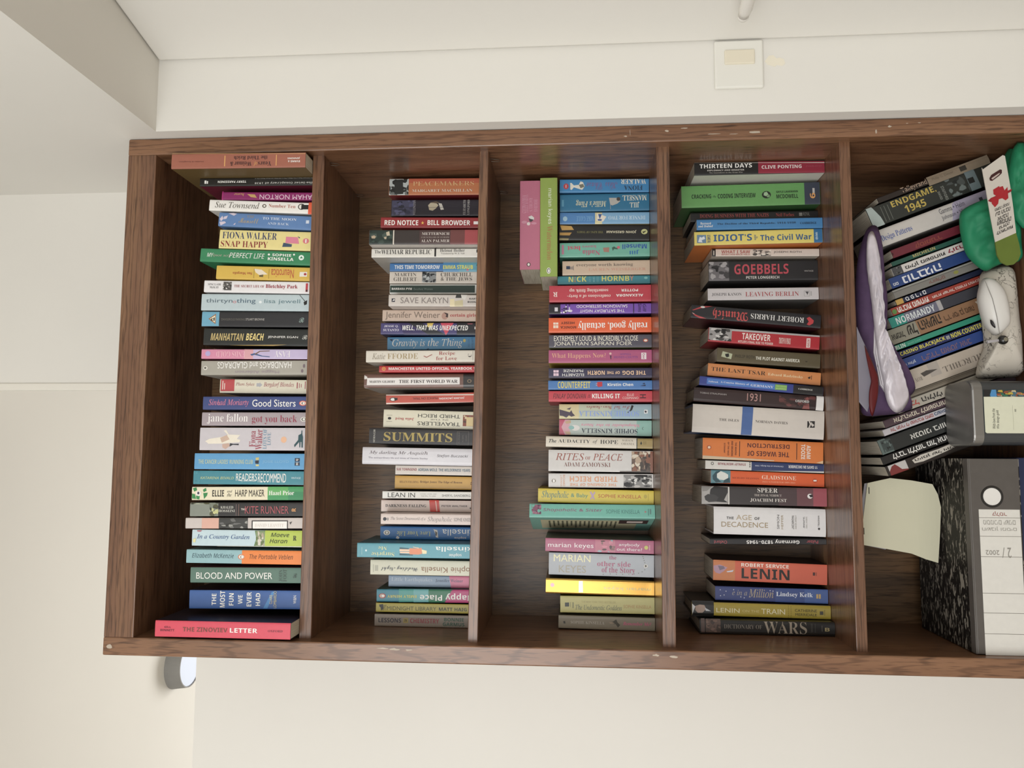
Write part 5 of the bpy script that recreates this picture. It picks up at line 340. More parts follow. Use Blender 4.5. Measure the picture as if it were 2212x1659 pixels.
['5',[.65753,.1,.36452],.02748,.22865,.13,-.35779,0,'P','8f6a4c','7a5a40','tan and grey leaning paperback with large black lettering and pale arrow',[['G','8a8676',[[.01399,.22845],[.01399,.17433],[-.01399,.17433],[-.01399,.22845]]],['T','אתמול',[.0042,.22462,-.0084,.20049],'241f1c','B',180],['T','של האישה',[.01063,.19445,-.01119,.13008],'241f1c','B',180],['T','ד”ר יוסי בן משה',[.007,.12404,-.007,.06772],'4a3424','B',180],['G','cfc4b4',[[.0084,.06168],[.0084,.05364],[0,.04961],[-.0084,.05364],[-.0084,.06168],[0,.05766]]]],0],
['5',[.63648,.1,.36139],.0096,.23558,.13,-.35779,0,'P','258a70','1c6c58','thin bright green leaning paperback lettered Berlin',[['T','BERLIN',[.00354,.2315,-.00354,.20293],'d0dcd0','b',0],['T','Jason Lutes',[.00202,.19885,-.00303,.17233],'70b49c','s',0],['T','LONELY',[.00202,.06012,-.00202,.04176],'b0d0c0','s',0]],0],
['5',[.62058,.1,.36195],.01278,.23258,.13,-.35779,0,'P','222a5c','1a2048','navy leaning paperback with No Casino Blackjack in yellow capitals',[['T','NO CASINO BLACKJACK',[.00465,.2285,-.00398,.12632],'d4c840','b',0],['T','FOR THE',[.00332,.12427,-.00332,.11814],'d8d8c8','b',0],['T','NON-COUNTER',[.00465,.11508,-.00398,.05684],'d4c840','b',0],['T','Cardoza',[.00332,.05275,-.00266,.03231],'c8c8d4','s',0]],0],
['5',[.60108,.1,.36304],.01901,.22777,.13,-.35779,0,'P','2c4788','24386c','blue leaning paperback with faded brown lettering and white end label',[['T','עמוס אלון',[.00195,.21968,-.00488,.18326],'c8ccd8','B',180],['T','ריצ׳רד מאיטו, אויב',[.00488,.17112,-.00683,.07805],'7a5c6c','B',180],['G','1f2430',[[.00975,.05377],[.00975,.0002],[-.00975,.0002],[-.00975,.05377]]],['G','d0ccc8',[[.0078,.04972],[.0078,.0396],[-.0078,.0396],[-.0078,.04972]]],['T','אא',[.00488,.0477,-.00488,.04163],'2a2a30','B',180]],0],
['5',[.56593,.1,.36616],.03627,.21308,.13,-.35779,0,'P','b8ab9c','a49886','thick beige leaning paperback with a small ink drawing, upside down',[['T','CHURCHILL',[.00299,.12959,-.00746,.0461],'6a6058','L',180],['T','ROY JENKINS',[.00149,.21268,-.00672,.16935],'7c7268','L',180],['G','a89e94',[[.01717,.15344],[.01717,.13357],[-.00746,.13357],[-.00746,.15344]]],['G','4a4440',[[.0056,.16935],[.00746,.15742],[.00299,.13754],[0,.15344],[-.00187,.16537]]]],0],
['5',[.54143,.1,.36174],.01089,.22012,.13,-.35779,0,'P','6c6254','4a4238','thin brown old leaning book with worn edges',[['G','4a4036',[[.00363,.21992],[.00363,.0002],[.00266,.0002],[.00266,.21992]]],['G','8a8070',[[-.00121,.21992],[-.00121,.0002],[-.00242,.0002],[-.00242,.21992]]],['G','3a3228',[[-.00424,.21992],[-.00424,.0002],[-.00508,.0002],[-.00508,.21992]]]],0],
['5',[.52448,.1,.36294],.01825,.22089,.13,-.35779,0,'P','aaa294','968e80','grey beige leaning paperback with red and black lettering',[['T','לסכל',[.00473,.21482,-.00567,.18047],'b43c34','B',180],['T','הילולי',[.00473,.17441,-.00567,.13602],'2a2624','B',180],['T','במאבק',[.00378,.10975,-.00473,.07944],'4a443e','B',180]],0],
['5',[.50548,.1,.36215],.01392,.24758,.13,-.35779,0,'P','4c3840','3c2c34','dark plum leaning paperback with cream lettering',[['T','אלצהיימר למשפחות · כ',[.00432,.22962,-.00505,.11284],'d0c4b0','B',180]],0],
['5',[.49047,.1,.36173],.01152,.2501,.13,-.35779,0,'P','bdb8bc','a8a4a6','thin white leaning paperback with red and navy lettering',[['T','אל תגידי לי שאהבת סתם',[.00361,.23659,-.00385,.15558],'9c4a44','B',180],['T','כשאפשר לי',[.00361,.15333,-.00361,.11057],'2c4468','B',180]],0],
['5',[.46539,.1,.36443],.02695,.25526,.13,-.35779,0,'P','232524','1c1d1c','black leaning paperback with small white lettering and grey green end',[['T','אנטוני ביוור',[.00412,.1972,-.00494,.12522],'d0ccc4','B',180],['G','5c6a66',[[.01372,.25502],[.01372,.24132],[-.01372,.23203],[-.01372,.25502]]],['X',[.01098,.25061,-.01098,.23203],'3a4442',['5c6a66','1c2020'],8,120]],0],
['5',[.44089,.1,.3623],.0148,.25421,.13,-.35779,0,'P','1e1b1a','181615','black leaning paperback with bold white lettering',[['T','לדבר וללמוד מול אחרים',[.00536,.23361,-.00536,.11687],'e0dcd6','B',180]],0],
['5',[.41939,.1,.36297],.01863,.24506,.13,-.35779,0,'P','2a211d','1d1816','dark brown leaning paperback with red picture end, lowest of the leaning row',[['G','bdb8b4',[[.00861,.24061],[.00861,.2072],[-.00957,.2072],[-.00957,.24061]]],['G','7c2c2a',[[-.00191,.24061],[.00574,.23393],[.00765,.22725],[.00191,.22279],[-.00478,.21834],[-.00765,.2072],[-.00957,.2072],[-.00957,.24061]]],['G','c8c0b4',[[.00383,.19607],[.00765,.17825],[.0067,.14484],[.00861,.11143],[.00096,.10698],[-.00191,.1337],[-.00478,.17825],[-.00287,.19384]]],['T','היומן של ויולה',[.00536,.19161,-.00115,.11143],'241f1c','B',180]],0],
['F',[.90835,.13387,1.20655],.03377,.19917,.129,-1.5708,0,'P','94ac4c','7c9440','lime green paperback lettered Watermelon lying flat on upright books',[['T','marian keyes',[.00357,.02164,-.00757,.09384],'e4ecd0','s',1],['T','Watermelon',[.0037,.09756,-.00721,.16587],'b07a4a','L',1],['E','f2f0ea',[.00406,.18142,-.00397,.19359]],['E','2a2422',[.00307,.18277,-.00315,.19224]],['E','f2f0ea',[.00177,.18413,-.00218,.19157]]],0],
['F',[.90316,.13387,1.24366],.03965,.17941,.129,-1.5708,0,'P','c27088','8a2c48','pink paperback lying flat on top of the lime green one',[['T','MARIAN KEYES',[.01578,.02839,.00334,.06568],'d89ab0','L',1],['T','RACHEL’S',[.00159,.03517,-.00505,.06229],'d89ab0','L',1],['T','HOLIDAY',[-.00759,.03856,-.01505,.06398],'d89ab0','L',1],['G','dcd8d4',[[.00355,.0733],[-.00306,.07076],[-.00809,.075],[-.00766,.08008],[-.00066,.07754]]],['G','4a4648',[[.00234,.07669],[-.00732,.07924],[-.00241,.08398],[.00093,.08263]]],['E','e0d4d0',[.00622,.08398,-.00051,.09076]],['E','d090a4',[.01671,.08093,.00585,.08686]],['E','d090a4',[-.00241,.08432,-.01326,.08907]],['E','2a2422',[.00608,.16534,-.00133,.17347]],['E','e8e0d8',[.00474,.16652,.00001,.17246]]],0]]
prepare([(p[1], p[4]) for b in BOOKS for p in b[11] if p[0] == 'T'] + [('קלסר', 's'), ('מסמכים ישנים', 's'), ('חשבון ומסים', 's'), ('2002', 'I'), ('2 /', 'I'), ('מתנה קטנה', 'B'), ('עם הרבה', 'B'), ('אהבה', 'B'), ('ושמחה', 'B'), ('גדולה', 'B'), ('להתראות', 'B'), ('With love from the', 's'), ('Wix design guild', 's'), ('WIX', 's')])
# ------------------------------------------------------------------ the setting
WALL = mat('e2dfd8', .62, .3, 0, .015, 3.0, .05, 'wall_paint'); CEIL = mat('e0ddd5', .7, .2, 0, .012, 2.0, 0, 'ceiling_paint'); DOORP = mat('e3e0d9', .38, .45, 0, .012, 2.0, 0, 'door_paint')
def slab(name, x0, x1, y0, y1, z0, z1, m, bevel=0.0):
    bm = bmesh.new(); box(bm, x0, x1, y0, y1, z0, z1, 0, bevel); return structure(from_bm(name, bm, m))
W, PW, DEP, REC = .95368, .03207, .26687, .02289
FLOOR = -.22; YB = .29; CZ = 2.62; SOF = 1.93
slab('floor', -3.2, 3.2, -3.6, 4.2, FLOOR - .1, FLOOR, mat('bdb1a0', .45, .4, 0, .1, 6, 0, 'floor_tiles'))
slab('ceiling', -3.2, 3.2, -3.6, 4.2, CZ, CZ + .1, CEIL)
slab('wall_back', .512, .9545, YB, YB + .115, FLOOR, CZ, WALL)
slab('wall_left', -2.6, .512, YB, YB + .115, FLOOR, 1.966, WALL)
slab('trim_1', .500, .516, YB - .004, YB + .02, 1.966, CZ, mat('e6e2d8', .4, .4, 0, .01, 3, 0, 'trim_paint'), .002)
YP = -.03
slab('wall_right', .9545, 1.100, YP, YB + .115, FLOOR, CZ, WALL, .0)
# the lowered beam runs from the pier over the doorway side towards the viewer
bm = bmesh.new(); pts = [(.9545, YP), (1.8, YP), (1.8, -2.4), (.9545, -2.4)]
bot = [bm.verts.new((x, y, SOF)) for x, y in pts]; top = [bm.verts.new((x, y, CZ)) for x, y in pts]
bm.faces.new(bot); bm.faces.new(top[::-1])
for i in range(4): bm.faces.new((bot[i], top[i], top[(i + 1) % 4], bot[(i + 1) % 4]))
structure(from_bm('beam', bm, WALL))
# door leaf standing just right of the pier, swung a little
ang = math.radians(12)
bm = bmesh.new(); box(bm, 0, .04, -.9, 0, FLOOR + .01, SOF - .002, 0, .004)
door = structure(from_bm('door_1', bm, DOORP)); door.location = (1.0885, YP - .004, 0); door.rotation_euler = (0, 0, ang)
hd = bmesh.new(); tube(hd, [(.0, -.235, .885), (-.05, -.235, .885)], .009, 12); tube(hd, [(-.05, -.112, .886), (-.052, -.13, .886), (-.052, -.18, .886), (-.05, -.245, .885)], [.0085, .0105, .010, .010], 14)
bmesh.ops.create_uvsphere(hd, u_segments=14, v_segments=8, radius=.0092, matrix=Matrix.Translation((-.05, -.112, .886)))
from_bm('door_handle', hd, mat('e9e5dd', .3, .5, 0, .01, 4, 0, 'enamel'), door, True)
# light switch on the pier
sw = thing('light_switch', 'white light switch with a cream rocker on the narrow wall beside the bookcase', 'switch', (1.046, YP, .869))
bm = bmesh.new(); box(bm, -.046, .0405, -.0084, -.0004, -.042, .042, 0, .003); from_bm('switch_plate', bm, mat('e4e2da', .35, .45, 0, .01, 8, 0, 'plastic'), sw)
bm = bmesh.new(); box(bm, -.004, .022, -.012, -.006, -.027, .025, 0, .002); from_bm('rocker', bm, mat('e2dac6', .3, .5, 0, .01, 8, 0, 'plastic'), sw)
# cream paint spot on the pier (wall part)
def flat_patch(name, pts, y, m, parent, th=.0006):
    bm = bmesh.new(); f = bm.faces.new([bm.verts.new((x, y - th, z)) for x, z in pts]); r = bmesh.ops.extrude_face_region(bm, geom=[f])
    for v in r['geom']:
        if isinstance(v, bmesh.types.BMVert): v.co.y = y
    bmesh.ops.recalc_face_normals(bm, faces=bm.faces); return from_bm(name, bm, m, parent)
wr = bpy.data.objects['wall_right']
flat_patch('paint_spot', [(1.050, .823), (1.060, .816), (1.061, .808), (1.055, .803), (1.056, .797), (1.053, .790), (1.045, .788), (1.041, .793), (1.043, .802), (1.040, .806), (1.044, .818)], YP, mat('e9e2d0', .5, .4, 0, .01, 9, 0, 'cream_paint'), wr)
# drum lamp on the ceiling of the space behind
lp = thing('ceiling_lamp', 'grey drum ceiling lamp with a pale blue lit underside behind the low wall', 'lamp', (-.41, 1.48, CZ))
def ring_solid(name, prof, m, parent, seg=48):
    bm = bmesh.new(); R = [[bm.verts.new((r * math.cos(2 * PI * k / seg), r * math.sin(2 * PI * k / seg), z)) for k in range(seg)] for r, z in prof]
    for A, B in zip(R, R[1:]):
        for k in range(seg): bm.faces.new((A[k], A[(k + 1) % seg], B[(k + 1) % seg], B[k]))
    bm.faces.new(R[0]); bm.faces.new(R[-1][::-1]); bmesh.ops.recalc_face_normals(bm, faces=bm.faces); return from_bm(name, bm, m, parent, False)
ring_solid('lamp_shade', [(.09, 0), (.083, -.055), (.079, -.055), (.079, -.050)], mat('8a8884', .6, .3, 0, .03, 20, 0, 'grey_shade'), lp)
em, nt, p = new_mat('lit_diffuser', .5); p.inputs['Base Color'].default_value = (.5, .55, .65, 1); p.inputs['Emission Color'].default_value = (.62, .72, .95, 1); p.inputs['Emission Strength'].default_value = .16
ring_solid('diffuser', [(.0785, -.048), (.0785, -.052)], em, lp)
# ------------------------------------------------------------------ bookcase
bc = thing('bookcase', 'tall brown oak bookcase filled with books against the white wall', 'bookcase', (0, 0, FLOOR))
Z = [1.94447,1.64867,1.62621,1.33136,1.31496,1.00681,.98353,.68297,.66415,1.34529,1.32708]
F5 = .35912
def bpart(name, fn, m):
    bm = bmesh.new(); fn(bm); o = from_bm(name, bm, m, bc); o.location = (0, 0, -FLOOR); return o
SCUFF = mat('b9ac9c', .6, .3, 0, .05, 60, 0, 'white_scuff')
def scuffs(bm, L, x0):
    for x, z, w, h in L:
        rn = random.Random(int(z * 1e4)); pts = []
        for k in range(9):
            a = 2 * PI * k / 9; s_ = rn.uniform(.5, 1.2); pts.append((x0 + x + w * s_ * math.cos(a), -.0002, z + h * s_ * math.sin(a)))
        bm.faces.new([bm.verts.new(q) for q in pts][::-1]).material_index = 1
def right_side(bm):
    box(bm, W - PW, W, 0, DEP + .007, FLOOR, 2.0, 0, .0025)
    scuffs(bm, [(.018, 1.056, .006, .0005), (.012, 1.064, .0012, .004), (.02, .99, .002, .004), (.024, .96, .001, .008), (.012, .905, .0008, .014), (.011, .872, .0007, .009), (.013, .836, .002, .012), (.008, .627, .005, .0015), (.017, .604, .002, .004), (.022, .574, .0007, .002), (.0225, .553, .0007, .003)], W - PW)
def left_side(bm):
    box(bm, 0, PW, 0, DEP + .007, FLOOR, 2.0, 0, .0025)
    scuffs(bm, [(.024, 1.49, .0015, .012), (.023, 1.47, .002, .010), (.022, 1.445, .0015, .007), (.015, 1.986, .004, .006), (.024, 1.02, .002, .006), (.022, .99, .002, .008)], 0)
bpart('side_panel', right_side, [M_WZ, SCUFF]); bpart('side_panel', left_side, [M_WZ, SCUFF])
def board(zr0, zr1, zl0, zl1, y0=REC):
    def fn(bm):
        x0, x1 = PW, W - PW; box(bm, x0, x1, y0, DEP, 0, 1, 0, .0)
        for v in bm.verts:
            t = (v.co.x - x0) / (x1 - x0); v.co.z = (zl1 + (zr1 - zl1) * t) if v.co.z > .5 else (zl0 + (zr0 - zl0) * t)
        es = [e for e in bm.edges if abs(e.verts[0].co.y - y0) < 1e-5 and abs(e.verts[1].co.y - y0) < 1e-5 and abs(e.verts[0].co.x - e.verts[1].co.x) > .1]
        bmesh.ops.bevel(bm, geom=es, offset=.0012, segments=2, profile=.5, affect='EDGES')
    return fn
bpart('top_panel', board(Z[0], 1.9995, Z[0], 1.9995, 0.0008), M_WX)
bpart('shelf', board(Z[2], Z[1], Z[2], Z[1]), M_WX); bpart('shelf', board(Z[4], Z[3], Z[10], Z[9]), M_WX)
bpart('shelf', board(Z[6], Z[5], Z[6], Z[5]), M_WX); bpart('shelf', board(Z[8], Z[7], Z[8], Z[7]), M_WX)
bpart('shelf', board(F5 - .019, F5, F5 - .019, F5), M_WX); bpart('bottom_panel', board(FLOOR + .05, FLOOR + .07, FLOOR + .05, FLOOR + .07), M_WX)
bpart('back_panel', lambda bm: box(bm, PW, W - PW, DEP, DEP + .0065, FLOOR + .05, 1.96), M_WB)
M_WIRE = mat('5a5044', .4, .5, .6, .02, 20, 0, 'wire')
for zb in (Z[2], Z[4]):
    for y in (.055, DEP - .03):
        def clip(bm, zb=zb, y=y):
            x = W - PW - .002; tube(bm, [(x, y, zb - .001), (x - .001, y, zb - .006), (x - .002, y, zb - .016), (x - .004, y + .001, zb - .018), (x - .006, y, zb - .016), (x - .005, y, zb - .002)], .0006, 6)
        bpart('shelf_clip', clip, M_WIRE)
# ------------------------------------------------------------------ books
GROUP = {'1': 'books on the top shelf', '2': 'books on the second shelf', '3': 'books on the third shelf', '4': 'books on the fourth shelf', '5': 'leaning books on the bottom shelf', 'F': 'books lying on the third shelf row'}
def slab_mesh(x0, x1, y0, y1, z0, z1, col=None, bev=0.0):
    bm = bmesh.new(); cl = bm.loops.layers.float_color.new('print_colour'); box(bm, x0, x1, y0, y1, z0, z1, 0, bev)
    if col:
        for f in bm.faces:
            for l in f.loops: l[cl] = col
    return bm
def book(sh, o, T, H, Wd, lean, yaw, kind, col, side, label, pr, bp=0, rot=None):
    hard = kind == 'H'
    root = thing('hardback_book' if hard else 'paperback_book', label, 'book', o, GROUP[sh], rot or (0, lean, yaw))
    m = M_FOIL if kind == 'G' else (M_JACKET if hard else M_COVER)
    tcv = .0024 if hard else .0007; bulge = .0022 if hard else .0009; hf = T / 2
    def yp(u):
        s_ = min(1.0, abs(u) / hf); return -bulge * (1 - s_ ** (6 if hard else 8))
    bm = bmesh.new(); cl = bm.loops.layers.float_color.new('print_colour'); c = ink(col)
    us = [hf * k for k in (-1, -.94, -.82, -.6, 0, .6, .82, .94, 1)]
    A = [[bm.verts.new((u, yp(u) + dy, z)) for u in us] for dy, z in ((0, 0), (0, H), (.0012 + (bulge if hard else .0004), H), (.0012 + (bulge if hard else .0004), 0))]
    n = len(us)
    for a, b in ((0, 1), (1, 2), (2, 3), (3, 0)):
        for i in range(n - 1): bm.faces.new((A[a][i], A[a][i + 1], A[b][i + 1], A[b][i]))
    bm.faces.new([A[k][0] for k in (0, 1, 2, 3)]); bm.faces.new([A[k][n - 1] for k in (3, 2, 1, 0)])
    bmesh.ops.recalc_face_normals(bm, faces=bm.faces)
    for f in bm.faces:
        for l in f.loops: l[cl] = c
    P = Print(bm, cl, lambda u, v, lift: (u, yp(u) - lift, v), hf); P.run(pr)
    from_bm('spine', bm, m, root)
    flip = sum(1 for p in pr if p[0] == 'T' and p[5] == 180) > 0; sc = ink(side); y0 = .0016 + (bulge if hard else .0004)
    cv = []
    for s_, nm in ((1, 'back_cover' if flip else 'front_cover'), (-1, 'front_cover' if flip else 'back_cover')):
        bm = slab_mesh(s_ * hf - (tcv if s_ > 0 else 0), s_ * hf + (tcv if s_ < 0 else 0), y0, Wd, 0, H, sc)
        if bp and s_ < 0:
            cl2 = bm.loops.layers.float_color['print_colour']; Q = Print(bm, cl2, lambda u, v, lift: (-hf - lift, u, v), 10)
            Q.poly([(.025, H - .02), (Wd - .02, H - .02), (Wd - .02, .03), (.025, .03)], lin('c9c2a0'))
            for k in range(16): Q.poly([(.035, H - .035 - k * .0085), (Wd - .03 - (k % 3) * .012, H - .035 - k * .0085), (Wd - .03 - (k % 3) * .012, H - .0385 - k * .0085), (.035, H - .0385 - k * .0085)], lin('6a6a58'))
            Q.poly([(.02, .065), (.06, .065), (.06, .01), (.02, .01)], lin('4a3a38')); Q.poly([(.03, .05), (.05, .05), (.05, .02), (.03, .02)], lin('d8c8c0'))
        from_bm(nm, bm, m, root)
    ins = .003 if hard else .0003
    bm = slab_mesh(-hf + tcv + .0001, hf - tcv - .0001, y0 + .0003, Wd - (ins if hard else .0002), ins if hard else .0002, H - (ins if hard else .0002))
    from_bm('page_block', bm, M_PAGE, root)
    return root
for b in BOOKS: book(*b)
# ------------------------------------------------------------------ things on the bottom shelf
def smooth_ring(pts, n=4):
    out = []; N = len(pts)
    for i in range(N):
        p0, p1, p2, p3 = [Vector(pts[(i + k - 1) % N]) for k in range(4)]
        for j in range(n):
            t = j / n; out.append(.5 * ((2 * p1) + (-p0 + p2) * t + (2 * p0 - 5 * p1 + 4 * p2 - p3) * t * t + (-p0 + 3 * p1 - 3 * p2 + p3) * t ** 3))
    return out
def pillow(name, pts, y, front, back, m, parent=None, *a, flat=False, **k):
    o = pillow_smooth(name, pts, y, front, back, m, parent, *a, **k)
    if flat:
        for p in o.data.polygons: p.use_smooth = False
    return o
def pillow_smooth(name, pts, y, front, back, m, parent=None, rings=10, rough=.0, freq=20.0, seed=0, center=None, power=.5, sm=4, fold=None, ymax=9.0):
    """A stuffed or crumpled shape: outline in (x, z) at depth y, swelling towards the viewer and away from it."""
    ring = [Vector((min(q.x, W - PW - .003), max(q.y, F5 + .001))) for q in smooth_ring(pts, sm)]; c = Vector(center) if center else sum((Vector(p) for p in pts), Vector((0, 0))) / len(pts)
    bm = bmesh.new(); n = len(ring); grid = []
    for sgn, dep in ((-1, front), (1, back)):
        layer = []
        for k in range(rings, 0, -1):
            t = k / rings; row = []
            for q in ring:
                xy = c + (q - c) * t; h = dep * (1 - t ** 2.4) ** power
                nz = noise.noise(Vector((xy.x * freq + seed, xy.y * freq, seed * 1.7))) + .5 * noise.noise(Vector((xy.x * freq * 2.3, xy.y * freq * 2.3 + seed, 3.1)))
                if fold: nz += fold(xy)
                row.append(bm.verts.new((xy.x, min(ymax, y + sgn * (h + rough * nz * (1 - t ** 4))), xy.y)) if (k < rings or sgn < 0) else None)
            layer.append(row)
        if sgn > 0: layer[0] = grid[0][0]
        cv = bm.verts.new((c.x, min(ymax, y + sgn * dep), c.y)); grid.append((layer[0], layer))
        for a, b in zip(layer, layer[1:]):
            for i in range(n): bm.faces.new((a[i], a[(i + 1) % n], b[(i + 1) % n], b[i]))
        for i in range(n): bm.faces.new((layer[-1][i], layer[-1][(i + 1) % n], cv))
    bmesh.ops.recalc_face_normals(bm, faces=bm.faces); return from_bm(name, bm, m, parent, True)
def plate(name, pts, y, th, m, parent=None, bev=.0, bend=None):
    """A flat board with an outline in (x, z); y is its front face."""
    bm = bmesh.new(); A = [bm.verts.new((x, y, z)) for x, z in pts]; Bk = [bm.verts.new((x, y + th, z)) for x, z in pts]
    bm.faces.new(A); bm.faces.new(Bk[::-1]); n = len(pts)
    for i in range(n): bm.faces.new((A[i], Bk[i], Bk[(i + 1) % n], A[(i + 1) % n]))
    bmesh.ops.recalc_face_normals(bm, faces=bm.faces)
    if bev: bmesh.ops.bevel(bm, geom=list(bm.edges), offset=bev, segments=2, profile=.5, affect='EDGES')
    if bend:
        for v in bm.verts: v.co.y += bend(v.co.x, v.co.z)
    return from_bm(name, bm, m, parent)
# navy box file under the binder
t = thing('box_file', 'dark navy flat file lying under the grey lever arch binder on the bottom shelf', 'file', (.2, .03, F5 + .0005))
bm = bmesh.new(); box(bm, -.166, .160, .0, .205, 0, .0445, 0, .002); from_bm('file_cover', bm, mat('232b4a', .45, .4, 0, .06, 40, 0, 'card'), t)
bm = bmesh.new(); box(bm, -.164, .158, .2051, .21, .004, .040); from_bm('page_block', bm, M_PAGE, t)
# lever arch binder lying on its side
BZ0 = F5 + .0455; BZ1 = .489
t = thing('lever_arch_binder', 'grey lever arch binder lying flat with white lined label and finger hole', 'binder', (.2, .02, BZ0 + .0008))
hB = BZ1 - BZ0
GREYB = mat('57524e', .42, .4, 0, .05, 60, 0, 'binder_card')
def marbled():
    m, nt, p = new_mat('marbled_paper', .55, .3); tc_ = nt.nodes.new('ShaderNodeTexCoord'); mp = nt.nodes.new('ShaderNodeMapping'); mp.inputs['Scale'].default_value = (34, 105, 34)
    n = nt.nodes.new('ShaderNodeTexNoise'); n.inputs['Scale'].default_value = 1.6; n.inputs['Detail'].default_value = 5; n.inputs['Distortion'].default_value = 1.0; nt.links.new(tc_.outputs['Object'], mp.inputs[0]); nt.links.new(mp.outputs[0], n.inputs['Vector'])
    r = nt.nodes.new('ShaderNodeValToRGB'); r.color_ramp.elements[0].color = lin('191614'); r.color_ramp.elements[0].position = .55; r.color_ramp.elements[1].color = lin('8a847a'); r.color_ramp.elements[1].position = .60
    nt.links.new(n.outputs['Fac'], r.inputs[0]); nt.links.new(r.outputs[0], p.inputs['Base Color']); return m
M_MARB = marbled()
XL, XR = -.1665, .158
bm = bmesh.new(); box(bm, XL, XR, 0, .0025, .002, hB - .002, 0, .001); sp = from_bm('binder_spine', bm, GREYB, t)
bm = bmesh.new(); box(bm, XL, XR, .0024, .205, hB - .0026, hB); from_bm('top_cover', bm, M_MARB, t)
bm = bmesh.new(); box(bm, XL, XR, .0024, .205, 0, .0026); from_bm('bottom_cover', bm, M_MARB, t)
bm = bmesh.new(); box(bm, XL, XR, .0, .016, hB - .0024, hB + .0006, 0, .0006); from_bm('cover_hinge', bm, GREYB, t)
bm = bmesh.new(); box(bm, XL + .012, XR - .008, .012, .200, .006, hB - .02); from_bm('papers', bm, M_PAGE, t)
bm = bmesh.new(); hx, hz = .094, hB - .037
for k in range(28):
    a, b = 2 * PI * k / 28, 2 * PI * (k + 1) / 28
    q = [[bm.verts.new((hx + r * math.cos(w), y, hz + r * math.sin(w))) for w in (a, b)] for r, y in ((.0185, -.0001), (.0175, -.0014), (.0152, -.0014), (.0145, -.0004))]
    for A, B in zip(q, q[1:]): bm.faces.new((A[0], A[1], B[1], B[0]))
bmesh.ops.remove_doubles(bm, verts=bm.verts, dist=1e-6); from_bm('finger_ring', bm, mat('2c2a28', .4, .5, .3, .03, 30, 0, 'metal_ring'), t)
bm = bmesh.new(); bm.faces.new([bm.verts.new((hx + .0146 * math.cos(2 * PI * k / 28), -.0004, hz + .0146 * math.sin(2 * PI * k / 28))) for k in range(28)]); from_bm('hole_paper', bm, mat('dedbd6', .6, .3, 0, .02, 30, 0, 'paper'), t)
bm = bmesh.new(); cl = bm.loops.layers.float_color.new('print_colour')
LX0, LX1, LZ0, LZ1 = -.1675, .0725, .004, hB - .014
P = Print(bm, cl, lambda u, v, lift: (u, -.0003 - lift, v), 10); P.poly([(LX0, LZ0), (LX1, LZ0), (LX1, LZ1), (LX0, LZ1)], lin('d6d3cc'))
for fr in (.22, .48, .70, .91, -1): pass
for y in (1122, 1162, 1206, 1284, 1326, 1370):
    x = LX1 - (y - 1104) / (1415 - 1104) * (LX1 - LX0); P.poly([(x - .0004, LZ0), (x + .0004, LZ0), (x + .0004, LZ1), (x - .0004, LZ1)], lin('7a766e'))
def lab(t_, y0, y1, f0, f1, c, f='s'):
    u0 = LX1 - (y0 - 1104) / 311 * (LX1 - LX0); u1 = LX1 - (y1 - 1104) / 311 * (LX1 - LX0); v0 = LZ1 - f0 * (LZ1 - LZ0); v1 = LZ1 - f1 * (LZ1 - LZ0)
    P.text(t_, (u0, v0, u1, v1), lin(c), f, 180)
lab('קלסר', 1108, 1119, .33, .68, '8a3a30'); lab('מסמכים ישנים', 1127, 1137, .1, .88, '9a968e'); lab('חשבון ומסים', 1141, 1150, .06, .9, '9a968e'); lab('2002', 1192, 1202, .12, .45, '8a867e', 'I'); lab('2 /', 1186, 1208, .52, .74, '8a867e', 'I')
from_bm('label', bm, M_COVER, t)
# silver tin
TX0, TX1, TZ = .3795, .4915, .4865
t = thing('tin_box', 'silver metal tin with rounded lid and cream front label on the bottom shelf', 'tin', ((TX0 + TX1) / 2, .0, F5 + .0006))
hT = TZ - F5; hw = (TX1 - TX0) / 2
def rounded(bm, w, d0, d1, r, z0, z1, bev=0.0, seg=6):
    pts = []
    for cx_, cy_, a0 in ((w - r, d1 - r, 0), (-w + r, d1 - r, 90), (-w + r, d0 + r, 180), (w - r, d0 + r, 270)):
        for k in range(seg + 1): a = math.radians(a0 + 90 * k / seg); pts.append((cx_ + r * math.cos(a), cy_ + r * math.sin(a)))
    rows = [(0, z0), (0, z1)] if not bev else [(0, z0), (0, z1 - bev), (-bev * .35, z1 - bev * .3), (-bev, z1)]
    R = []
    for ins, z in rows:
        R.append([bm.verts.new((x * (1 + ins / w), (y - (d0 + d1) / 2) * (1 + ins / ((d1 - d0) / 2)) + (d0 + d1) / 2, z)) for x, y in pts])
    n = len(pts)
    for A, B in zip(R, R[1:]):
        for i in range(n): bm.faces.new((A[i], A[(i + 1) % n], B[(i + 1) % n], B[i]))
    bm.faces.new(R[0][::-1]); bm.faces.new(R[-1])
TINM = mat('8d8b88', .34, .5, .75, .03, 50, 0, 'tin_metal')
bm = bmesh.new(); rounded(bm, hw - .0015, .0015, .0965, .016, 0, hT - .012); from_bm('tin_body', bm, mat('4c4e50', .35, .5, .5, .03, 50, 0, 'tin_side'), t)
bm = bmesh.new(); rounded(bm, hw, 0, .098, .0175, hT - .017, hT, .003); from_bm('lid', bm, TINM, t)
bm = bmesh.new(); cl = bm.loops.layers.float_color.new('print_colour'); P = Print(bm, cl, lambda u, v, lift: (u, .0014 - lift, v), 10)
zt = hT - .0185
P.poly([(-.033, .001), (.0385, .001), (.0385, zt), (-.033, zt)], lin('2a3a3c'))
for k in range(40):
    rn = random.Random(k); u = rn.uniform(.028, .0375); v = rn.uniform(.003, zt - .024); P.poly([(u - .003, v - .004), (u + .001, v - .003), (u + .0008, v + .003), (u - .002, v + .004)], lin(['8a4a34', '2f6a54', 'c8b890', '4a6a7a', 'a86a4a', 'b8a040'][k % 6]))
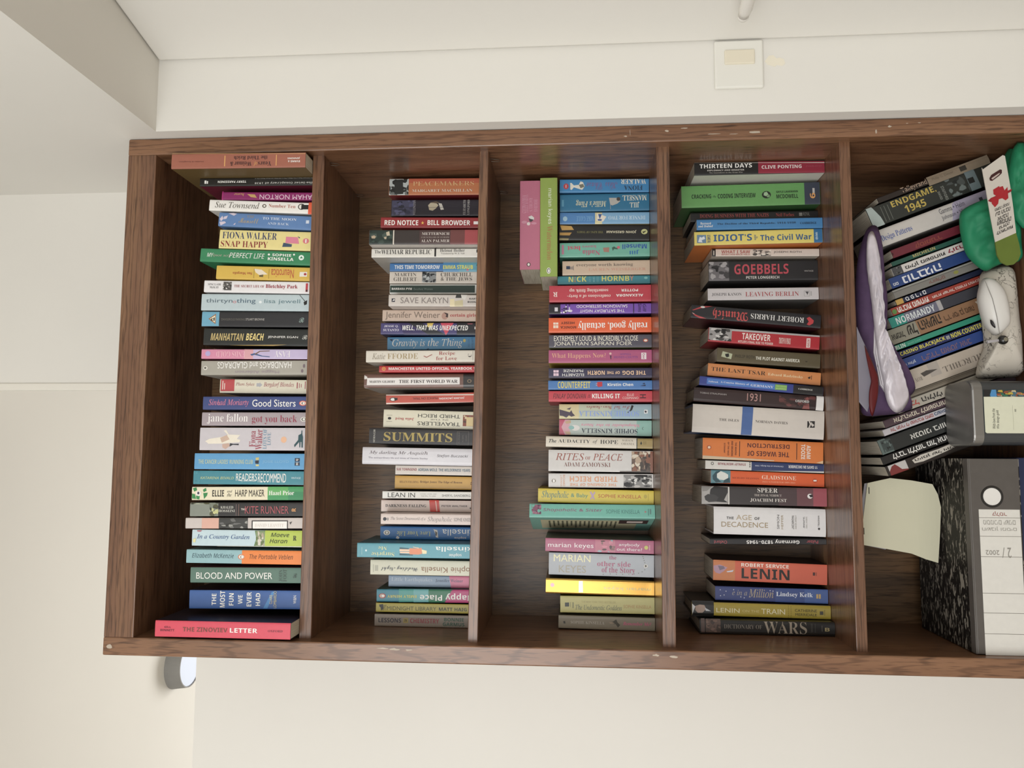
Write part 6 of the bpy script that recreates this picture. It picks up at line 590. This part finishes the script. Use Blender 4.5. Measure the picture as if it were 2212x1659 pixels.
P.poly([(.026, zt - .001), (.0385, zt - .001), (.0385, zt - .012), (.026, zt - .009)], lin('1a1a1c')); P.poly([(.026, zt - .012), (.030, zt - .011), (.0385, zt - .014), (.0385, zt - .021), (.026, zt - .022)], lin('4a86b8'))
lbp = [(-.035, .001), (.0265, .001), (.0265, zt - .0005), (-.033, zt - .0005), (-.035, zt - .003)]
P.poly(lbp, lin('d3d3bd'))
P.text('With love from the', (-.028 + .0005, zt - .0125, .0065, zt - .0175), lin('3a3a34'), 's', 2); P.text('Wix design guild', (-.028 + .0005, zt - .0190, .0035, zt - .0245), lin('3a3a34'), 's', 2)
for a, b in (((-.029, zt - .046), (.012, zt - .0465)), ((-.029, zt - .075), (.012, zt - .0755))): P.poly([(a[0], a[1]), (b[0], a[1]), (b[0], b[1]), (a[0], b[1])], lin('a8a894'))
P.text('WIX', (.001, zt - .049, .006, zt - .052), lin('4a4a42'), 's', 2)
from_bm('tin_label', bm, M_COVER, t)
# stapled white notepad standing on the binder
t = thing('notepad', 'white stapled notepad with grey backing standing on top of the grey binder', 'notepad', (.255, .13, BZ1 + .0008))
yn = .125
def nb(x, z): return max(0, (.60 - z)) * -.10 + 2.2 * max(0, .535 - z) ** 2
front = [(.31155, .59899), (.32117, .55907), (.31721, .52228), (.31074, .4866), (.29232, .47763), (.26889, .47299), (.22379, .47663), (.16899, .4823), (.17527, .50386), (.18487, .52779), (.19255, .57229), (.19944, .61626)]
back = [(.31056, .60369), (.31934, .56535), (.19055, .57035), (.20071, .6217)]
zmin = min(z for x, z in front)
T0 = Vector(t.location)
def loc(pts, dz=0.0): return [(x - T0.x, z - T0.z + dz) for x, z in pts]
dz = max(0.0, BZ1 + .0012 - zmin)
def grid_sheet(name, pts, y, th, m, bend):
    ps = smooth_ring(pts, 1); bm = bmesh.new(); f = bm.faces.new([bm.verts.new((x, y, z)) for x, z in pts])
    for i in range(1, 14):
        for ax, no in ((0, (1, 0, 0)), (2, (0, 0, 1))):
            lo = min(p[0 if ax == 0 else 1] for p in pts); hi = max(p[0 if ax == 0 else 1] for p in pts); co = [0, 0, 0]; co[ax] = lo + (hi - lo) * i / 14
            bmesh.ops.bisect_plane(bm, geom=bm.verts[:] + bm.edges[:] + bm.faces[:], plane_co=co, plane_no=no)
    for v in bm.verts: v.co.y += bend(v.co.x + T0.x, v.co.z + T0.z)
    r = bmesh.ops.extrude_face_region(bm, geom=bm.faces[:])
    for v in r['geom']:
        if isinstance(v, bmesh.types.BMVert): v.co.y += th
    bmesh.ops.recalc_face_normals(bm, faces=bm.faces); return from_bm(name, bm, m, t)
grid_sheet('pad_sheets', loc(front, dz), 0, .0025, mat('cbc7ae', .7, .25, 0, .02, 14, 0, 'note_paper'), nb)
grid_sheet('backing_card', loc(back, dz), .0028, .0012, mat('8d8a8e', .6, .3, 0, .03, 20, 0, 'grey_card'), nb)
bm = bmesh.new()
for (x, z) in loc([(.29803, .59702), (.22382, .6088)], dz): box(bm, x - .006, x + .006, -.0012 + nb(x + T0.x, z + T0.z), .0 + nb(x + T0.x, z + T0.z), z - .0006, z + .0006)
from_bm('staple', bm, mat('3a3632', .4, .5, .6, .02, 20, 0, 'staple_wire'), t)
# purple zip pouch with papers, lying on the tilted books
t = thing('document_pouch', 'purple fabric pouch stuffed with papers in clear plastic lying on tilted books', 'pouch', (.66, .06, .60))
def off(o, t): o.location = -Vector(t.location); return o
PURPLE = mat('4e3a56', .7, .3, 0, .12, 60, .3, 'purple_cloth')
off(pillow('pouch_fabric', [(.75875, .63078), (.77924, .61861), (.77552, .60405), (.73418, .6007), (.68284, .59775), (.64459, .59677), (.59818, .60415), (.5562, .61215), (.51851, .60072), (.4926, .5586), (.47934, .55119), (.45787, .56796), (.44632, .5573), (.43724, .58308), (.43392, .61109), (.43471, .64222), (.46454, .64758), (.54802, .64951), (.63243, .64984), (.70911, .64394)], .066, .022, .024, PURPLE, t, 12, .005, 30, 3), t)
off(pillow('pouch_back', [(.68036, .6164), (.69554, .60208), (.66651, .5885), (.61264, .5836), (.54144, .5862), (.49903, .59796), (.49024, .61444), (.57718, .6191)], .150, .065, .045, PURPLE, t, 8, .004, 30, 4), t)
off(pillow('plastic_sleeve', [(.75194, .63323), (.76194, .62324), (.73644, .61696), (.69431, .61531), (.64407, .61479), (.59421, .61822), (.55126, .62298), (.51176, .61418), (.48551, .58297), (.46433, .57286), (.44161, .58471), (.43836, .59892), (.45622, .61077), (.49539, .61716), (.54467, .6248), (.59429, .62774), (.65262, .63199), (.70302, .63657)], .040, .012, .008, mat('c4bcc2', .22, .6, 0, .10, 50, .2, 'plastic_sleeve'), t, 14, .0035, 30, 8, fold=lambda q: 2.2 * abs(math.sin((q.x * .38 + q.y) * 260)) - 1.2), t)
bm = bmesh.new()
for k in range(5):
    a = [(.7112, .62028), (.64412, .61876), (.54467, .6248), (.48721, .61589), (.45297, .59365), (.45621, .58648), (.49372, .60463), (.54464, .61769), (.63574, .61509), (.71536, .61693)]; dx = (k - 2) * .002
    ff = [bm.verts.new((x, .040 - .0025 * (k % 2) + .0008 * k, z + dx)) for x, z in a]; bk_ = [bm.verts.new((x, .0405 - .0025 * (k % 2) + .0008 * k + .02, z + dx)) for x, z in a]
    bm.faces.new(ff)
    for i in range(len(ff)): bm.faces.new((ff[i], bk_[i], bk_[(i + 1) % len(ff)], ff[(i + 1) % len(ff)]))
off(from_bm('papers', bm, mat('cfc9cc', .7, .25, 0, .05, 40, 0, 'paper'), t), t)
# grey folder and red lining seen at the end of the pouch
t = thing('grey_folder', 'grey folder with dark red inside at the left end of purple pouch', 'folder', (.52, .07, .62))
off(plate('folder_cover', [(.58743, .66371), (.57347, .6587), (.54891, .6486), (.52772, .64154), (.50501, .63768), (.47754, .64024), (.45499, .64572), (.43732, .65102), (.455, .66439)], .022, .003, mat('7b7782', .5, .35, 0, .04, 30, 0, 'grey_card'), t, .0008), t)
off(pillow('folder_lining', [(.55326, .6538), (.53211, .64441), (.51266, .63734), (.49731, .63247), (.46915, .6335), (.4419, .63992), (.4299, .645), (.4419, .64921), (.46917, .64901), (.49331, .64426), (.51754, .64649)], .0175, .003, .003, mat('571316', .5, .35, 0, .06, 30, 0, 'red_card'), t, 6), t)
# shiny green bag
t = thing('green_bag', 'shiny emerald green fabric bag slumped in front of the leaning books', 'bag', (.82, .06, F5))
GREENF = mat('1f7d57', .58, .4, 0, .10, 40, .2, 'green_cloth')
def creases(q): return 1.2 - 2.6 * abs(noise.noise(Vector((q.x * 24, q.y * 24, 7.7)))) - 1.5 * abs(noise.noise(Vector(((q.x + q.y) * 44, (q.x - q.y) * 18, 1.2)))) - .8 * abs(noise.noise(Vector((q.x * 80, q.y * 60, 2.2))))
off(pillow('bag_body', [(.93408, .34537), (.93111, .36311), (.90203, .3758), (.86604, .38402), (.83189, .39213), (.8223, .42454), (.80581, .45574), (.78539, .46149), (.75635, .45963), (.72651, .45303), (.70685, .43963), (.69309, .42125), (.70044, .40505), (.70776, .38649), (.71237, .35707), (.74576, .33638), (.83051, .32864), (.89912, .3297)], .066, .026, .016, GREENF, t, 26, .0085, 8, 5, ymax=.0965, power=.4, fold=creases), t)
off(pillow('bag_fold', [(.91756, .3549), (.91219, .37551), (.8803, .38498), (.83841, .39338), (.8048, .38887), (.77543, .37951), (.77091, .36039)], .036, .012, .012, GREENF, t, 16, .008, 12, 9, fold=creases), t)
# gift tag
t = thing('gift_tag', 'white gift tag with red bow and black writing lying on the green bag', 'tag', (.84, .0, .43))
tagp = [(.86045, .45189), (.85711, .45051), (.8819, .41628), (.88015, .41253), (.82806, .40678), (.78703, .40355), (.74382, .40123), (.72819, .43619), (.77144, .44167), (.82074, .44691)]
off(plate('tag_card', tagp, .0, .0015, mat('c5beb4', .5, .4, 0, .02, 30, 0, 'card'), t), t)
off(plate('tag_base', [(.72819, .43619), (.74382, .40123), (.72348, .39699), (.70729, .39557), (.69606, .39993), (.68891, .40786), (.68746, .41852), (.69325, .42883), (.70627, .43424)], .0, .003, mat('5f6f2c', .45, .4, 0, .05, 30, 0, 'olive_card'), t), t)
bm = bmesh.new(); cl = bm.loops.layers.float_color.new('print_colour'); P = Print(bm, cl, lambda u, v, lift: (u, -.0002 - lift, v), 10)
P.poly([(.84118, .44054), (.84688, .43719), (.85642, .42216), (.85552, .41914), (.84975, .41943), (.84492, .42427), (.83614, .43619), (.83705, .43998)], lin('3a1216')); P.poly([(.84029, .43752), (.8419, .43591), (.84986, .42402), (.84983, .42249), (.84659, .42495), (.83859, .4353)], lin('b8a8a0'))
P.poly([(.80098, .44481), (.8058, .43998), (.82143, .40406), (.81654, .40584), (.79842, .44034)], lin('8e1a24'))
for q in ([(.82048, .43543), (.82683, .42517), (.81691, .42261), (.80885, .42913), (.81226, .43507)], [(.82438, .42606), (.82669, .41906), (.81842, .41643), (.81203, .42438)], [(.8136, .42125), (.82488, .41152), (.80518, .411), (.80119, .41577), (.80541, .42166)], [(.80578, .43922), (.80796, .42612), (.79571, .42826), (.78928, .43392), (.79594, .43894)], [(.81219, .43202), (.81599, .41808), (.80537, .42014), (.80233, .43098)]): P.poly(q, lin('a01c26'))
off(from_bm('bow_print', bm, M_COVER, t), t)
def slanted(P, t_, x0, y0, x1, y1, hpx, c):
    q = PXF(x0, y0), PXF(x1, y1), PXF(x0, y0 - hpx)
    vs_, fs = text_shape(t_, 'B'); lift = P.lift(); o = Vector((q[0][0], q[0][1])); ex = Vector((q[1][0], q[1][1])) - o; ey = Vector((q[2][0], q[2][1])) - o; out = []
    for x, y in vs_: w = o + ex * (1 - x) + ey * (1 - y); out.append(P.bm.verts.new(P.surf(w.x, w.y, lift)))
    for f_ in fs:
        try: fq = P.bm.faces.new([out[i] for i in f_])
        except ValueError: continue
        for l in fq.loops: l[P.cl] = lin(c)
PXA = [[1.1848715703294763, -1.432390492371431e-05, -0.0008142927174647929], [2.049449783540411, -0.0007603193959086483, 4.104431807582437e-05]]
def PXF(x, y): return (PXA[0][0] + PXA[0][1] * x + PXA[0][2] * y, PXA[1][0] + PXA[1][1] * x + PXA[1][2] * y)
bm = bmesh.new(); cl = bm.loops.layers.float_color.new('print_colour'); P = Print(bm, cl, lambda u, v, lift: (u, -.0002 - lift, v), 10)
for s_, a in (('מתנה קטנה', (2149, 457, 2180, 443, 8)), ('עם הרבה', (2150, 468, 2182, 454, 8)), ('אהבה', (2155, 478, 2178, 467, 8)), ('ושמחה', (2154, 488, 2184, 476, 9)), ('גדולה', (2158, 498, 2180, 486, 8)), ('להתראות', (2153, 509, 2188, 494, 8))): slanted(P, s_, *a, '2a2422')
off(from_bm('tag_lettering', bm, M_COVER, t), t)
# crackled white pouch with the mouse on it
t = thing('crackled_pouch', 'white crackled leather pouch with pen marks lying under the mouse', 'pouch', (.69, .05, F5))
def crackle():
    m, nt, p = new_mat('crackled_leather', .55, .35); tc_ = nt.nodes.new('ShaderNodeTexCoord'); n = nt.nodes.new('ShaderNodeTexNoise'); n.inputs['Scale'].default_value = 40; n.inputs['Detail'].default_value = 3
    v = nt.nodes.new('ShaderNodeTexVoronoi'); v.feature = 'DISTANCE_TO_EDGE'; v.inputs['Scale'].default_value = 38; mx = nt.nodes.new('ShaderNodeMix'); mx.data_type = 'VECTOR'; mx.inputs[0].default_value = .08
    nt.links.new(tc_.outputs['Object'], n.inputs['Vector']); nt.links.new(tc_.outputs['Object'], mx.inputs[4]); nt.links.new(n.outputs['Color'], mx.inputs[5]); nt.links.new(mx.outputs[1], v.inputs['Vector'])
    r = nt.nodes.new('ShaderNodeValToRGB'); r.color_ramp.elements[0].color = lin('3a342c'); r.color_ramp.elements[0].position = .008; r.color_ramp.elements[1].color = lin('cfc8bc'); r.color_ramp.elements[1].position = .045
    nt.links.new(v.outputs['Distance'], r.inputs[0]); n2 = nt.nodes.new('ShaderNodeTexNoise'); n2.inputs['Scale'].default_value = 14; nt.links.new(tc_.outputs['Object'], n2.inputs['Vector'])
    r2 = nt.nodes.new('ShaderNodeValToRGB'); r2.color_ramp.elements[0].position = .4; r2.color_ramp.elements[1].position = .55; r2.color_ramp.elements[0].color = (0, 0, 0, 1); nt.links.new(n2.outputs['Fac'], r2.inputs[0])
    m2 = nt.nodes.new('ShaderNodeMix'); m2.data_type = 'RGBA'; nt.links.new(r2.outputs[0], m2.inputs[0]); m2.inputs[6].default_value = lin('c9c2b6'); nt.links.new(r.outputs[0], m2.inputs[7])
    nt.links.new(m2.outputs[2], p.inputs['Base Color']); return m
off(pillow('pouch_body', [(.68871, .42119), (.7037, .40131), (.70663, .36934), (.66431, .3636), (.60555, .36194), (.54723, .35715), (.50754, .35925), (.50187, .39561), (.50115, .43343), (.51441, .43516), (.53928, .42527), (.56006, .41951), (.59768, .42084), (.63971, .42356)], .085, .035, .012, crackle(), t, 12, .003, 30, 12, power=.45), t)
bm = bmesh.new(); cl = bm.loops.layers.float_color.new('print_colour')
# computer mouse
mz = Vector([(.62418, .42385)][0]); t = thing('computer_mouse', 'white computer mouse resting on the crackled white pouch', 'mouse', (mz.x, .025, mz.y))
MW = mat('d3d0cb', .35, .45, 0, .01, 10, 0, 'white_plastic')
mo = pillow('mouse_body', [(.668, .44075), (.67612, .4326), (.67267, .42038), (.65442, .40585), (.62327, .39898), (.59881, .39793), (.58584, .40167), (.57299, .41921), (.58611, .43548), (.60737, .44369), (.64015, .44829)], .046, .026, .004, MW, t, 12, 0, 20, 0, power=.42); off(mo, t)
bm = bmesh.new(); pl = [(.66605, .44458), (.63381, .43483), (.60177, .42891), (.57309, .4251)]
tube(bm, [(x, .0245 - .004 * math.sin(PI * (i + .5) / 4), z) for i, (x, z) in enumerate(pl)], .0005, 6); off(from_bm('button_groove', bm, mat('8a8682', .6, .3, 0, .02, 20, 0, 'groove'), t), t)
off(pillow('mouse_wheel', [(.59741, .43849), (.59576, .43551), (.58603, .43141), (.5828, .43081), (.58525, .4345), (.59093, .43805)], .0245, .004, .002, mat('2a2628', .4, .5, 0, .02, 20, 0, 'dark_plastic'), t, 5), t)
# small black ball camera below the mouse
c = [(.56402, .41199)][0]; t = thing('small_webcam', 'small black ball webcam with silver strip beside the white mouse', 'webcam', (c[0], .038, c[1]))
bm = bmesh.new(); bmesh.ops.create_uvsphere(bm, u_segments=20, v_segments=12, radius=.0082); from_bm('ball', bm, mat('1f1e1d', .2, .6, 0, .02, 20, 0, 'black_gloss'), t, True)
bm = bmesh.new(); bmesh.ops.create_cone(bm, cap_ends=True, segments=18, radius1=.0028, radius2=.0036, depth=.003, matrix=Matrix.Translation((0, -.0080, 0)) @ Matrix.Rotation(PI / 2, 4, 'X')); from_bm('lens', bm, mat('8a8678', .12, .7, .4, .02, 20, 0, 'lens'), t)
off(plate('strip', [(.56332, .43868), (.56563, .41851), (.56156, .41794), (.55843, .43814)], .036, .004, mat('b4b0b4', .3, .5, .3, .02, 20, 0, 'silver_plastic'), t, .0006), t)
